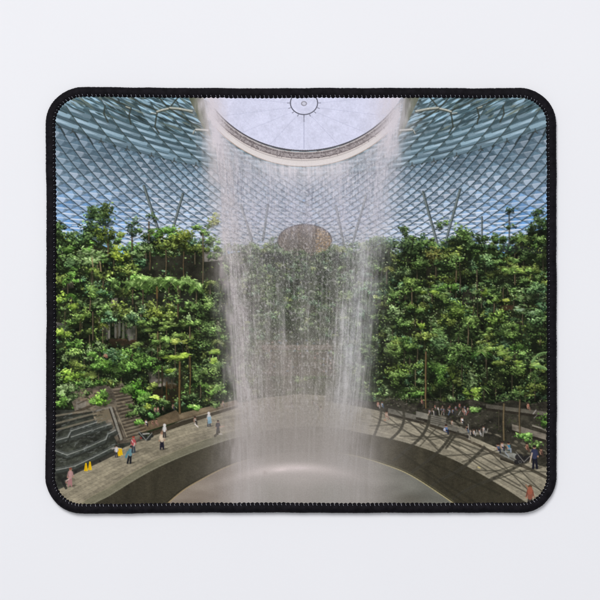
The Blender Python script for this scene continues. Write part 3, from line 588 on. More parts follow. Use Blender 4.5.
basin = curve([(168, 503), (181, 492), (195, 483), (224, 468), (250, 459), (280, 453.5), (304, 452), (330, 452.5), (356, 456), (389, 466), (412, 476), (440, 494), (453, 503)])
bt = C3(132, 120, 108) + smooth(250, 420, GX)[..., None] * C3(-18, -7, -3) + (noise(30, 9, 13, 2) - .5)[..., None] * C3(40, 40, 38)
poly(basin + [(456, 512), (165, 512)], None, 1, np.clip(bt, 0, 1))
line(basin[:44], 1.0, C3(158, 138, 104), .9); line([(x - .6, y - 1.4) for x, y in basin[:44]], .7, C3(40, 36, 28), .7)
line(basin[72:], 1.0, C3(176, 164, 122), .85); line([(x + .8, y - 1.5) for x, y in basin[72:]], .8, C3(86, 82, 62), .8)

# cascade of stepped water on the left
slab([(50, 410), (84, 410), (112, 414), (146, 438), (112, 453), (70, 472), (66, 486), (50, 494)], C3(58, 60, 53), 1, .5)
slab([(72, 384), (100, 386), (122, 382), (132, 400), (140, 430), (150, 440), (118, 444), (100, 412), (76, 414), (70, 396)], C3(98, 90, 78), 1, .4)
for k in range(16):
    t = k / 15; xa, ya = 113 + 14 * t, 388 + 50 * t; xb, yb = 127 + 20 * t, 386 + 46 * t
    line([(xa, ya), (xb, yb)], 1.0, C3(62, 54, 44), .85); line([(xa, ya + 1.3), (xb, yb + 1.3)], 1.0, C3(146, 132, 110), .6)
slab([(80, 392), (98, 390), (100, 398), (80, 402)], C3(124, 108, 92)); slab([(76, 402), (86, 400), (86, 412), (76, 414)], C3(116, 110, 100)); slab([(72, 412), (98, 402), (98, 404), (72, 416)], C3(64, 56, 46))
line([(78, 404), (104, 392)], 1.2, C3(70, 62, 50), .7)
poly([(92, 412), (110, 407), (112, 418), (97, 424)], C3(112, 102, 84)); line([(92, 412), (111, 407)], 1.6, C3(122, 118, 110)); line([(93, 413), (97, 424)], 1.6, C3(148, 134, 112))
line([(111, 408), (121, 439)], 2.6, C3(136, 132, 122)); line([(113, 408), (123.5, 438)], 1.0, C3(58, 52, 44)); line([(115, 408), (127, 437)], .9, C3(150, 138, 118), .8); line([(109.5, 409), (119.5, 439)], 1.2, C3(52, 48, 42))
STEPW, STEPD = C3(152, 154, 148), C3(44, 45, 40)
for x0_, y0_, x1_, y1_ in ((54, 416, 92, 410), (54, 424, 96, 413), (56, 430, 96, 419)): line([(x0_, y0_), (x1_, y1_)], 1.8, C3(122, 114, 98), .85); line([(x0_, y0_ + 2.2), (x1_, y1_ + 2.2)], 1.6, STEPD, .9)
for pts in ([(54, 441), (68, 437), (71, 431), (97, 422)], [(71, 437), (92, 430), (111, 424)], [(54, 450), (67, 455), (84, 449), (106, 439), (108, 434), (116, 430)], [(56, 470), (66, 468), (75, 466), (94, 457), (114, 447)]):
    ds = [(x, y + 2.8) for x, y in pts]; line(ds, 4.2, C3(60, 64, 60), .8); line([(x, y + 4.6) for x, y in pts], 2, STEPD, .9); line([(x, y - 1.6) for x, y in pts], 1.4, C3(96, 100, 98), .5); line(pts, 1.0, STEPW, .85)
for _ in range(420):
    x, y = prnd.uniform(56, 118), prnd.uniform(414, 470)
    if y > 472 - (x - 66) * .45: continue
    line([(x, y), (x + prnd.uniform(1, 4), y + prnd.uniform(-1.6, -.2))], .6, prnd.choice([C3(150, 154, 152), C3(30, 32, 28), C3(84, 90, 82), C3(70, 76, 60)]), prnd.uniform(.2, .55))
line([(66, 488), (62, 480), (76, 472), (100, 461), (118, 452)], 2.6, C3(36, 36, 34), .8)

for _ in range(16): x = prnd.uniform(68, 122); crown(x, 383 + prnd.uniform(-4, 3), prnd.uniform(4, 7), prnd.uniform(2.5, 4), None, prnd.choice([GREEN, OLIVE, DEEP, VIV]), (2.1, 1.2), .7)
for _ in range(13): crown(prnd.uniform(68, 92), prnd.uniform(384, 397), 4, 3.2, None, prnd.choice([PALE, GREEN, DEEP]), (2.1, 1.2), .7)
crown(101, 403, 11, 5.5, 170, (C3(36, 60, 22), C3(92, 132, 50), C3(160, 192, 100)), (2.6, 1.4), .7)
for _ in range(90):
    x, y = prnd.uniform(74, 130), prnd.uniform(388, 414); blob(x, y, prnd.uniform(.8, 3), prnd.uniform(.5, 1.2), prnd.choice([C3(70, 62, 52), C3(146, 132, 110), C3(54, 50, 42)]), .4, prnd.uniform(-.5, .5))
# planting that overlaps the floor
for x, y, rx, ry, p in ((100, 402, 10, 6, (C3(50, 84, 20), C3(104, 152, 44), C3(168, 206, 90))), (104, 396, 4, 8, VIV), (66, 396, 10, 9, PALE), (62, 404, 8, 6, VIV), (138, 392, 10, 9, (C3(30, 58, 18), C3(70, 122, 34), C3(124, 176, 66))),
                        (146, 398, 9, 8, VIV), (128, 386, 6, 8, VIV), (140, 412, 8, 7, DEEP), (132, 410, 5, 8, GREEN), (138, 420, 6, 4, VIV), (154, 416, 7, 3, (C3(40, 72, 32), C3(84, 130, 66), C3(134, 178, 112))), (197, 408, 10, 3.4, (C3(50, 90, 24), C3(110, 160, 56), C3(176, 210, 120))),
                        (216, 404, 8, 3, GREEN), (170, 402, 16, 2.4, GREEN), (190, 398, 12, 3, DEEP), (523, 437, 12, 4.5, (C3(40, 80, 28), C3(100, 146, 60), C3(166, 200, 116))), (538, 446, 8, 5, GREEN), (544, 420, 6, 6, VIV), (154, 388, 8, 4, OLIVE), (478, 412, 8, 5, GREEN)):
    crown(x, y, rx, ry, int(rx * ry * 2.6) + 20, p, (2.4, 1.4), .7)
crown(147, 406, 3.4, 3.6, 46, (C3(120, 138, 36), C3(168, 182, 66), C3(204, 210, 104)), (2.6, 1.8)); crown(155, 398, 5.5, 2, 40, (C3(110, 128, 40), C3(160, 176, 70), C3(200, 206, 110)), (3, 1.4), .2)
trunk(180, 380, 413, 2.0, C3(140, 112, 70)); trunk(426, 384, 408, 1.5, C3(140, 114, 78)); trunk(504, 404, 440, 2.0, C3(126, 110, 82)); trunk(520, 400, 433, 1.6, C3(122, 104, 78)); trunk(499, 410, 430, 1, C3(90, 84, 70))

# ---- people and small things on the plaza
SKIN = C3(164, 126, 104)
def person(x, yf, h, top, bot, hair=C3(40, 32, 28), lean=0.0, skirt=False, skin=SKIN):
    h = h * .93; w = h * .11; top = top * .86 + .06 * float(top.mean()); bot = bot * .9
    blob(x + h * .12, yf, h * .22, h * .05, C3(50, 46, 38), .5, -.2)
    for s in (-1, 1): line([(x + lean * h * .3 + s * w * .35, yf - h * .48), (x + s * w * .75, yf)], w * (.9 if not skirt else .7), bot)
    if skirt: poly([(x - w * .8, yf - h * .5), (x + w * .8, yf - h * .5), (x + w * 1.15, yf - h * .08), (x - w * 1.15, yf - h * .08)], bot)
    tx = x + lean * h * .5
    line([(x + lean * h * .3, yf - h * .48), (tx, yf - h * .76)], w * 1.75, top)
    line([(tx - w * .9, yf - h * .76), (tx - w * 1.4, yf - h * .5)], w * .6, top * .85); line([(tx + w * .9, yf - h * .76), (tx + w * 1.35, yf - h * .52)], w * .6, top * .9)
    blob(tx - w * 1.4, yf - h * .47, w * .35, w * .4, skin); blob(tx + w * 1.35, yf - h * .5, w * .35, w * .4, skin)
    hx = tx + lean * h * .12
    blob(hx, yf - h * .9, w * .72, h * .085, skin); blob(hx, yf - h * .935, w * .76, h * .06, hair)
def sitter(x, y, h, top, bot, hair=C3(44, 34, 30)):
    h = h * .74; top = top * .62 + .3 * float(top.mean()); bot = bot * .5 + .25 * float(bot.mean())
    line([(x, y - h * .35), (x + h * .02, y - h * .05)], h * .34, top); line([(x, y - h * .08), (x + h * .22, y - h * .02), (x + h * .24, y + h * .3)], h * .17, bot)
    line([(x - h * .16, y - h * .3), (x - h * .06, y)], h * .11, SKIN); blob(x, y - h * .58, h * .15, h * .17, SKIN); blob(x, y - h * .66, h * .16, h * .1, hair)
person(70, 486, 20, C3(196, 150, 146), C3(178, 128, 128), C3(120, 70, 56), .05, True)
line([(66, 481), (69, 479)], 1.1, C3(206, 180, 170), .9); blob(66.4, 482.4, 1.1, 1.2, C3(160, 116, 106), .8)
for x, y, h in ((86, 471, 8), (90, 470, 8.5), (119, 456, 8), (121, 455, 7)):
    poly([(x - 1.9, y), (x + 1.9, y), (x + .7, y - h), (x - .7, y - h)], C3(232, 190, 20)); line([(x, y - h * .8), (x - .2, y - .6)], .8, C3(196, 140, 16), .8)
person(116.5, 457, 13, C3(224, 220, 218), C3(72, 70, 74)); line([(112, 449), (116, 447.6), (121, 448.4)], .9, C3(200, 186, 176), .9); 
person(129, 463, 19, C3(106, 148, 158), C3(30, 32, 38), C3(46, 44, 44), .22); line([(128, 452), (126, 457)], 2.2, C3(84, 126, 140))
person(133.5, 452, 17, C3(196, 84, 88), C3(60, 66, 76), C3(150, 60, 50), 0); line([(131.6, 440), (133, 442.5)], .9, C3(214, 198, 192), .8); line([(134.6, 443), (134, 446)], 1.1, C3(206, 198, 190), .8)
for dx, dy, r in ((0, 0, 3.4), (4, 1.5, 3), (7, -1, 2.6), (-3, -3, 2.4)): blob(144 + dx, 437 + dy, r, r * .72, C3(36, 38, 36), .9)
line([(139, 432), (146, 440), (152, 433)], .9, C3(120, 122, 118)); line([(143, 434), (149, 433.5)], 1.5, C3(150, 148, 142)); blob(141, 438, 1, 1, C3(120, 50, 44))
person(162, 449, 19, C3(206, 184, 160), C3(38, 36, 48), C3(140, 110, 90), 0, True); blob(161.4, 437.5, 2.0, 2.8, C3(206, 188, 164)); person(164.5, 437, 14, C3(222, 218, 214), C3(60, 56, 56)); blob(164.6, 425.2, 1.5, 1.6, C3(206, 202, 200)); 
sitter(146, 424, 9, C3(222, 220, 216), C3(48, 46, 50)); sitter(152.5, 424, 8, C3(120, 82, 62), C3(170, 110, 90)); sitter(156.5, 423.5, 8, C3(150, 104, 80), C3(196, 134, 110)); sitter(155, 411, 8, C3(190, 150, 130), C3(120, 90, 80)); sitter(158, 411, 8, C3(206, 140, 120), C3(90, 70, 64))
sitter(173, 408, 8, C3(120, 96, 84), C3(66, 74, 92)); sitter(163, 410, 6, C3(96, 80, 68), C3(70, 60, 52))
sitter(195, 422, 10, C3(170, 156, 142), C3(64, 56, 52)); line([(195, 424), (198, 427)], 1.2, C3(214, 204, 196)); person(209, 426, 15, C3(222, 222, 224), C3(70, 74, 82)); poly([(207.4, 417), (211, 416.5), (211.8, 423), (208, 424)], C3(128, 166, 186), .85); blob(208.8, 413.2, 1.4, 1.5, C3(212, 206, 204))
person(218, 434, 15, C3(66, 62, 66), C3(50, 48, 48), C3(42, 36, 34)); line([(220, 427), (224, 426)], 1, C3(190, 150, 130)); line([(215, 436), (219, 432)], 2.4, C3(54, 50, 42), .8); line([(219, 434), (222, 434)], 1, C3(210, 200, 190)); sitter(223, 405, 8, C3(170, 146, 128), C3(120, 104, 92))
PAL = [C3(60, 60, 70), C3(196, 190, 184), C3(170, 70, 66), C3(92, 120, 160), C3(206, 170, 150), C3(44, 42, 44), C3(222, 218, 214), C3(120, 100, 86)]
sitter(378, 406, 9, C3(200, 120, 100), C3(200, 180, 170)); sitter(382, 406, 8, C3(120, 160, 196), C3(80, 100, 130)); sitter(386.5, 417, 11, C3(206, 164, 140), C3(196, 150, 124)); blob(385, 420, 1.4, 1, SKIN)
sitter(422, 403, 8, C3(150, 84, 70), C3(110, 80, 64)); sitter(446, 431, 12, C3(80, 120, 190), C3(40, 50, 84)); blob(444.4, 429.6, 1.1, 1.5, C3(196, 204, 220), .8); sitter(462, 422, 10, C3(228, 226, 226), C3(60, 56, 58)); sitter(452, 424, 8, C3(190, 170, 150), C3(160, 140, 124))
for k in range(16):
    x = 431 + k * 2.5 + prnd.uniform(-2.5, 2.5); sitter(x, 409 + prnd.uniform(-3, 4), prnd.uniform(5, 8), prnd.choice(PAL), prnd.choice(PAL)); line([(x + 1, 411), (x + prnd.uniform(-2, 2), 415)], .7, prnd.choice(PAL), .7)
for k in range(5): x = 466 + k * 4.5 + prnd.uniform(-1.5, 1.5); sitter(x, 431 + prnd.uniform(-3, 3), prnd.uniform(7, 10), prnd.choice(PAL), prnd.choice(PAL))
for k in range(14): x = prnd.uniform(466, 488); y = prnd.uniform(424, 438); line([(x, y), (x + prnd.uniform(-3, 3), y + prnd.uniform(3, 6))], .7, prnd.choice([C3(190, 184, 176), C3(40, 38, 38), C3(110, 104, 98)]), .8)
sitter(502, 448, 12, C3(206, 176, 170), C3(64, 70, 90)); sitter(498, 450, 12, C3(70, 90, 130), C3(50, 56, 72)); sitter(508.5, 449, 13, C3(52, 142, 190), C3(176, 190, 206)); line([(505, 452), (509, 457)], 1.0, C3(150, 158, 168), .8)
for dx, dy, r in ((0, 0, 4), (4, 3, 4), (8, 1, 3.4), (-2, 5, 3)): blob(519 + dx, 457 + dy, r, r * .8, C3(34, 33, 34), .9)
line([(516, 452), (524, 462), (530, 456)], .8, C3(120, 116, 110)); blob(520, 462, 1.6, 1.6, C3(90, 88, 86)); blob(520, 462, .9, .9, C3(30, 30, 30))
sitter(527, 449, 11, C3(150, 84, 62), C3(120, 80, 62)); person(535, 468, 25, C3(58, 62, 90), C3(30, 30, 42), C3(36, 32, 32), -.05); line([(532, 453), (530, 462)], 1.3, C3(190, 170, 150)); sitter(541, 454, 11, C3(120, 76, 60), C3(90, 66, 54)); sitter(528, 408, 10, C3(190, 110, 80), C3(160, 120, 96)); line([(533, 414), (536, 410)], .9, C3(186, 180, 176), .7); line([(534, 418), (537, 415)], .8, C3(150, 144, 140), .7)
person(530, 509, 26, C3(150, 88, 70), C3(66, 60, 54), C3(86, 62, 42), 0); blob(530, 490.5, 2.6, 4, C3(152, 88, 68)); line([(527.5, 488), (526, 485)], 1.1, C3(150, 104, 80)); line([(478, 467), (480, 468)], 1.2, C3(196, 180, 120))
sitter(317, 408, 9, C3(190, 178, 172), C3(120, 110, 108)); sitter(321, 411, 8, C3(214, 200, 192), C3(160, 140, 134)); sitter(292, 407, 8, C3(226, 224, 224), C3(120, 120, 124)); sitter(268, 406, 7, C3(206, 204, 204), C3(120, 116, 114)); sitter(256, 402, 7, C3(126, 160, 156), C3(110, 110, 106)); sitter(313, 404, 7, C3(90, 76, 76), C3(90, 80, 80))

# slight softness of the printed lens image before the spray goes on
def soften(img, k):
    p = np.pad(img, ((1, 1), (1, 1), (0, 0)), mode='edge')
    v = p[1:-1] * (1 - 2 * k) + (p[:-2] + p[2:]) * k
    return v[:, 1:-1] * (1 - 2 * k) + (v[:, :-2] + v[:, 2:]) * k
cv = soften(cv, .11)

# ---- the round opening of the roof
th = np.linspace(0, math.pi, 90)
def arc(ax, ay, cy, n=120): return [(CX + ax * math.sin(t), cy + ay * math.cos(t)) for t in np.linspace(1.25, -1.25, n)]
ring = lambda dy, ax=110, ay=100: [p for p in arc(ax, ay, 50.5 + dy) if abs(p[0] - CX) < 91 and p[1] > 94]
line(ring(6.5, 111, 100.5), 11, C3(184, 176, 176))
line(ring(12.2, 112, 101), 5.2, C3(222, 214, 212), .85); line(ring(8.6, 111, 100.4), 1.4, C3(206, 196, 194)); line(ring(14.6, 112, 101.4), .7, C3(160, 138, 124), .9)
line(ring(5.0, 110.5, 100.4), 5.0, C3(160, 151, 152)); line(ring(3.2, 110.5, 100.2), 1.6, C3(120, 112, 114), .8); line(ring(7.4, 111, 100.4), .8, C3(112, 102, 104), .8)
glass = C3(213, 214, 236) * (1 + (noise(6, 6, 20, 3) - .5)[..., None] * .10 + (noise(1.4, 1.4, 21) - .5)[..., None] * .05)
poly([(CX + 101, 90)] + arc(110, 100, 50.5) + [(CX - 101, 90)], None, 1, np.clip(glass, 0, 1))
line(ring(.2), 1.3, C3(88, 84, 90), .9)
for k in range(420):                                   # broken dark and light ticks along the ring
    t = prnd.uniform(-1.05, 1.05); dy = prnd.uniform(1.5, 8)
    x, y = CX + 110.5 * math.sin(t), 50.5 + dy + 100.2 * math.cos(t); line([(x, y), (x + prnd.uniform(-2, 2), y + prnd.uniform(.1, 1.6))], .7, prnd.choice([C3(92, 84, 86), C3(196, 188, 190), C3(112, 104, 106)]), .55)
line([(CX + 13.6 * math.cos(t), 103 + 11.6 * math.sin(t)) for t in np.linspace(-.8, math.pi + .8, 40)], .95, C3(84, 84, 96), .9)
blob(CX, 103.6, 3.0, 2.5, C3(150, 148, 160)); blob(CX, 103.6, 1.9, 1.5, C3(206, 206, 222))
for t in np.linspace(0, math.pi, 9):
    x, y = CX + 14 * math.cos(t), 103 + 12 * math.sin(t); line([(x, y), (x + 2.6 * math.cos(t), y + 2.2 * math.sin(t))], .8, C3(110, 110, 122), .8)
    line([(x, y), (CX + 88 * math.cos(t), 96 + 52 * math.sin(t))], .5, C3(176, 178, 202), .45 if abs(t - math.pi / 2) > .1 else 1)
line([(CX, 115), (CX, 122)], .8, C3(110, 110, 124), .7); line([(CX, 122), (CX, 149)], .6, C3(170, 172, 196), .8)

# ---- the falling water
ys = np.array([92, 98, 110, 130, 150, 180, 220, 260, 300, 340, 380, 430, 470, 510], np.float32)
lx = np.interp(GY, ys, [202, 204, 207, 211, 213, 216, 219, 223, 226, 229, 232, 236, 238, 240]).astype(np.float32)
rx = np.interp(GY, ys, [406, 405, 404, 403, 402, 401, 398, 394, 390, 386, 381, 374, 370, 368]).astype(np.float32)
ragL = (noise(5, 9, 31, 2) - .5) * 6; ragR = (noise(5, 9, 32, 2) - .5) * 10
u = (GX - lx) / (rx - lx)                               # 0..1 across the curtain
# streaks hang along the curtain: noise in (u, y) stretched vertically
def unoise(nu, sy, seed, lo=0, hi=1):
    r = np.random.default_rng(seed); g = r.random((int((Y1 - Y0) / sy) + 4, nu + 3)).astype(np.float32)
    fu = np.clip(u, 0, .9999) * nu; fy = (GY - Y0) / sy; iu = fu.astype(int); iy = fy.astype(int); tu = fu - iu; ty = fy - iy
    tu = tu * tu * (3 - 2 * tu); ty = ty * ty * (3 - 2 * ty)
    return (g[iy, iu] * (1 - tu) + g[iy, iu + 1] * tu) * (1 - ty) + (g[iy + 1, iu] * (1 - tu) + g[iy + 1, iu + 1] * tu) * ty
env = smooth(-2, 7 + 8 * smooth(220, 400, GY), GX - lx + ragL) * smooth(-5, 26 + 22 * smooth(200, 320, GY), rx - GX + ragR)
wide = smooth(430, 490, GY)
env = env * (1 - wide) + wide * smooth(-46, 50, GX - lx) * smooth(-46, 50, rx - GX)
ring_y = 66 + 101 * np.sqrt(np.clip(1 - ((GX - CX) / 112) ** 2, 0, 1))
below = smooth(-1, 3, GY - ring_y)
st1, st2, st3 = unoise(60, 46, 41), unoise(150, 20, 42), unoise(26, 120, 43)
fine = unoise(135, 2.4, 44); drop = unoise(110, 1.7, 45)
# overall body of spray, denser up high, thin at mid height, dense again in the mist below
body = np.interp(GY, [92, 150, 175, 215, 240, 300, 380, 430, 470, 510], [.74, .78, .80, .70, .54, .54, .66, .76, .80, .80]).astype(np.float32)
a = body * (.74 + .46 * st1 * st3 + .30 * (st2 - .5) + .24 * (st1 - .5) * smooth(220, 320, GY) + .34 * (noise(16, 34, 73, 2) - .5))
pcol = np.zeros((H, W, 3), np.float32)
for q in range(3):
    pcol[..., q] = np.interp(GY, [92, 150, 220, 250, 300, 380, 440, 510], [(208, 203, 194, 164, 150, 152, 162, 160)[i] / 255 if q == 0 else (204, 199, 190, 160, 148, 148, 157, 156)[i] / 255 if q == 1 else (214, 209, 205, 162, 142, 141, 153, 151)[i] / 255 for i in range(8)])
def over(al, col):
    global cv
    al = np.clip(al, 0, 1)[..., None]; cv = cv + al * (col - cv)
over(a * env * below, pcol)
# the bright rim of the curtain, seen edge-on at the left and the clearer ropes on the right
def rope(pts, wd, al, col, seed, w2=None):
    px = np.interp(GY, [p[1] for p in pts], [p[0] for p in pts]).astype(np.float32)
    wv = np.interp(GY, [p[1] for p in pts], np.linspace(wd, w2 or wd, len(pts))).astype(np.float32)
    d = (GX - px + (noise(3, 14, seed, 2) - .5) * wv * .8) / wv
    inside = smooth(pts[0][1] - 8, pts[0][1] + 14, GY) * smooth(pts[-1][1] + 14, pts[-1][1] - 8, GY)
    over(al * np.exp(-d * d) * inside * (.52 + .4 * (st2 - .5) + .56 * blot) * np.maximum(below, rim_ok), col)
blot = noise(7, 12, 74, 2)
rim_ok = smooth(40, 88, np.abs(GX - CX))
WH = C3(206, 200, 206)
for pts, sd_ in (([(206, 90), (208, 105), (212, 125), (215, 150)], 61), ([(400, 90), (398, 105), (394, 125), (390, 150)], 62)): rope(pts, 9, 1.0, C3(214, 206, 213), sd_, 10)
rope([(205, 96), (210, 115), (215, 150), (220, 190), (226, 230), (231, 280), (236, 330), (242, 380), (247, 430), (250, 470), (252, 509)], 10, .72, C3(216, 208, 212), 51, 20)
rope([(218, 150), (228, 200), (236, 250), (240, 300), (246, 360), (252, 430), (256, 505)], 14, .42, C3(184, 173, 173), 52, 30)
rope([(403, 96), (398, 120), (390, 160), (384, 200), (376, 240), (366, 290), (358, 340), (350, 390), (344, 440), (340, 505)], 20, .44, C3(200, 197, 205), 53, 18)
rope([(362, 238), (360, 270), (355, 300), (352, 330), (350, 360), (347, 400), (342, 440), (338, 509)], 9, .50, C3(204, 204, 209), 54, 14)
rope([(342, 300), (341, 330), (339, 370), (337, 420), (333, 470), (331, 508)], 5, .36, C3(204, 203, 206), 55, 8)
rope([(284, 330), (288, 380), (291, 440), (293, 505)], 6, .40, C3(176, 164, 162), 56); rope([(300, 360), (302, 400), (303, 450), (304, 505)], 5, .30, C3(170, 160, 158), 57); rope([(266, 340), (270, 400), (274, 450), (277, 505)], 6, .32, C3(170, 158, 156), 58)
rope([(366, 380), (366, 420), (364, 470), (362, 508)], 6, .3, C3(176, 176, 180), 59)
# streaming strands that carry on down into the basin
for lo_, hi_, sd_, al_ in ((236, 262, 1, .34), (326, 372, 2, .36), (270, 312, 3, .22)):
    over(smooth(.52, .9, unoise(90, 60, 80 + sd_)) * np.exp(-(np.abs(GX - (lo_ + hi_) / 2) / ((hi_ - lo_) * .62)) ** 2.4) * smooth(240, 330, GY) * al_ * (.6 + .8 * blot), C3(214, 210, 212))
# droplets: light and dark grain, finely broken
core = env * (1 - .6 * wide) * below * np.interp(GY, [92, 160, 200, 240, 420, 470, 510], [.5, .9, .8, 1, .8, .35, .3]).astype(np.float32)
over(smooth(.66, .92, fine) * .30 * core, C3(222, 216, 220)); over(smooth(.70, .95, drop) * .32 * core, C3(214, 208, 208)); over(smooth(.36, .1, drop) * .13 * core, C3(60, 58, 56)); over(smooth(.34, .1, fine) * .10 * core, C3(70, 66, 66))
speck = np.random.default_rng(46).random((H, W)).astype(np.float32)
over(smooth(.75, 1, speck) * .34 * core, C3(226, 222, 226)); over(smooth(.22, 0, speck) * .13 * core, C3(60, 56, 54))
# dark rain-like ticks right under the ring
tick = unoise(200, 9, 47); tz = below * smooth(230, 186, GY) * smooth(ring_y + 3, ring_y + 22, GY) * env
over(smooth(.72, .95, tick) * .26 * tz, C3(96, 96, 110)); over(smooth(.3, .05, tick) * .3 * tz, C3(232, 228, 236))
# bright lip under the ring
lip = np.exp(-((np.maximum(GY - ring_y - 1, 0)) / 15.0) ** 2 - (np.minimum(GY - ring_y - 1, 0) / 4.0) ** 2) * smooth(70, 20, np.abs(GX - CX)) * env
over(lip * .60 * (.75 + .6 * (st2 - .3)), C3(230, 223, 228))
# spray over the ring itself at both ends
for cx_, wd in ((208, 16), (398, 22)):
    over(np.exp(-((GX - cx_) / wd) ** 2) * smooth(90, 98, GY) * smooth(200, 140, GY) * .85 * env * (.7 + .5 * fine), C3(212, 204, 212))
# mist in the basin
mist = noise(40, 22, 61, 2)
over(np.exp(-(np.abs(GX - 304) / 84) ** 3) * smooth(380, 448, GY) * (.64 + .40 * mist), C3(156, 149, 145))
over(np.exp(-(np.abs(GX - 304) / 72) ** 3) * smooth(300, 410, GY) * smooth(470, 430, GY) * .26, C3(146, 139, 131))
ringb = np.exp(-((GY - (468 + ((GX - 298) / 62) ** 2 * 9)) / 4.6) ** 2) * np.exp(-((GX - 290) / 44) ** 2)
over(ringb * .85, C3(222, 209, 207)); over(np.exp(-((GY - 476) / 16) ** 2) * np.exp(-((GX - 296) / 60) ** 2) * .5, C3(190, 181, 178)); blob(281, 469.5, 8, 2.0, C3(226, 210, 210), .6, -.12, soft=1); blob(300, 468, 10, 1.6, C3(214, 200, 202), .45, 0, soft=1); blob(265, 472.5, 2.4, 2.6, C3(160, 149, 145), .4, 0, soft=1)
over(np.exp(-((GX - 270) / 26) ** 2) * smooth(474, 488, GY) * .22, C3(140, 140, 132)); over(np.exp(-((GX - 330) / 26) ** 2) * smooth(474, 490, GY) * .26, C3(132, 132, 124))
over(np.exp(-((GX - 410) / 14) ** 2 - ((GY - 500) / 6) ** 2) * .4, C3(92, 86, 76))
cv = np.clip(cv + .12 * (cv - soften(soften(cv, .2), .2)), 0, 1)
# print grain
g_ = np.random.default_rng(99).normal(0, .012, (H, W, 1)).astype(np.float32)
cv = np.clip(cv + g_, .02, .97)

# ================================================================ scene
scene = bpy.context.scene
col = scene.collection

def new_mat(name, base, rough=.8, spec=.3):
    m = bpy.data.materials.new(name); m.use_nodes = True
    b = m.node_tree.nodes['Principled BSDF']
    b.inputs['Base Color'].default_value = (*base, 1); b.inputs['Roughness'].default_value = rough; b.inputs['Specular IOR Level'].default_value = spec
    return m, m.node_tree, b

def link_mesh(name, me, mat, parent=None):
    o = bpy.data.objects.new(name, me); col.objects.link(o); me.materials.append(mat); o.parent = parent
    return o

def np_mesh(name, verts, quads, smooth_=True):
    me = bpy.data.meshes.new(name); v = np.asarray(verts, np.float32); q = np.asarray(quads, np.int32)
    me.vertices.add(len(v)); me.vertices.foreach_set('co', v.ravel())
    me.loops.add(q.size); me.loops.foreach_set('vertex_index', q.ravel())
    me.polygons.add(len(q)); me.polygons.foreach_set('loop_start', np.arange(0, q.size, 4, dtype=np.int32))
    me.polygons.foreach_set('use_smooth', np.full(len(q), smooth_))
    me.update(calc_edges=True); me.validate(); return me

# ---- outline of the pad (layout units): a rounded rectangle, very slightly bowed
XL, XR, YT, YB, RAD = 45.3, 557.0, 87.2, 513.7, 37.5
def outline(n_per=6):
    """dense points with outward normals, clockwise from the top left corner's end"""
    pts = []
    def seg(a, b):
        L = math.hypot(b[0] - a[0], b[1] - a[1]); n = int(L * n_per)
        for i in range(n): t = i / n; pts.append((a[0] + (b[0] - a[0]) * t, a[1] + (b[1] - a[1]) * t))
    def cor(cx, cy, a0):
        n = int(RAD * math.pi / 2 * n_per)
        for i in range(n): a = a0 + math.pi / 2 * i / n; pts.append((cx + RAD * math.cos(a), cy + RAD * math.sin(a)))
    seg((XL + RAD, YT), (XR - RAD, YT)); cor(XR - RAD, YT + RAD, -math.pi / 2)
    seg((XR, YT + RAD), (XR, YB - RAD)); cor(XR - RAD, YB - RAD, 0)
    seg((XR - RAD, YB), (XL + RAD, YB)); cor(XL + RAD, YB - RAD, math.pi / 2)
    seg((XL, YB - RAD), (XL, YT + RAD)); cor(XL + RAD, YT + RAD, math.pi)
    p = np.array(pts)
    # bow: the middles of the sides are pulled in by about a unit
    tx = (p[:, 0] - 301) / 256; ty = (p[:, 1] - 300) / 213
    p[:, 1] -= np.sign(ty) * .9 * np.abs(ty) ** 3 * (1 - np.minimum(1, tx ** 2)) * .9
    p[:, 0] -= np.sign(tx) * .7 * np.abs(tx) ** 3 * (1 - np.minimum(1, ty ** 2)) * .9
    s = np.arange(len(p)) / len(p) * 2 * math.pi
    t = np.roll(p, -3, 0) - np.roll(p, 3, 0); t /= np.linalg.norm(t, axis=1)[:, None]
    nrm = np.stack([t[:, 1], -t[:, 0]], 1)
    wob = .30 * np.sin(3 * s + .6) + .22 * np.sin(5 * s + 2.2) + .16 * np.sin(7 * s + 1) + .12 * np.sin(17 * s + .4) + .10 * np.sin(31 * s) + .08 * np.sin(53 * s + 2)
    return p + nrm * wob[:, None], nrm
PTS, NRM = outline()
NP = len(PTS); LEN = np.concatenate([[0], np.cumsum(np.linalg.norm(np.diff(PTS, axis=0), axis=1))]); PER = LEN[-1] + 1 / 6

pad = bpy.data.objects.new('mouse_pad', None); col.objects.link(pad)
pad['label'] = 'rectangular mouse pad with an indoor waterfall photograph printed on it and a stitched black edge'
pad['category'] = 'mouse pad'
Z_CLOTH, H_EDGE = 0.0030, 0.0020

# ---- printed cloth: the grid of the drawing, trimmed to the outline
ZC = Z_CLOTH
inset = PTS - NRM * 6.5
xs = np.arange(W) / S + X0; ysg = np.arange(H) / S + Y0
def inside(x, y, m):
    """inside the pad's outline shrunk by m units"""
    ax = np.maximum(np.abs(x - (XL + XR) / 2) - ((XR - XL) / 2 - RAD), 0); ay = np.maximum(np.abs(y - (YT + YB) / 2) - ((YB - YT) / 2 - RAD), 0)
    return np.hypot(ax, ay) < RAD - m
ok = inside(GX, GY, 6.0)
quad_ok = ok[:-1, :-1] & ok[1:, :-1] & ok[:-1, 1:] & ok[1:, 1:]
jj, ii = np.nonzero(quad_ok)
used = np.zeros((H, W), bool)
for dj in (0, 1):
    for di in (0, 1): used[jj + dj, ii + di] = True
idx = np.full((H, W), -1, np.int32); idx[used] = np.arange(used.sum())
zz = Z_CLOTH + .00004 * (noise(60, 60, 200, 2) - .5)
vv = np.stack([(GX[used] - 300) * U, (300 - GY[used]) * U, zz[used]], 1)
qq = np.stack([idx[jj, ii], idx[jj + 1, ii], idx[jj + 1, ii + 1], idx[jj, ii + 1]], 1)
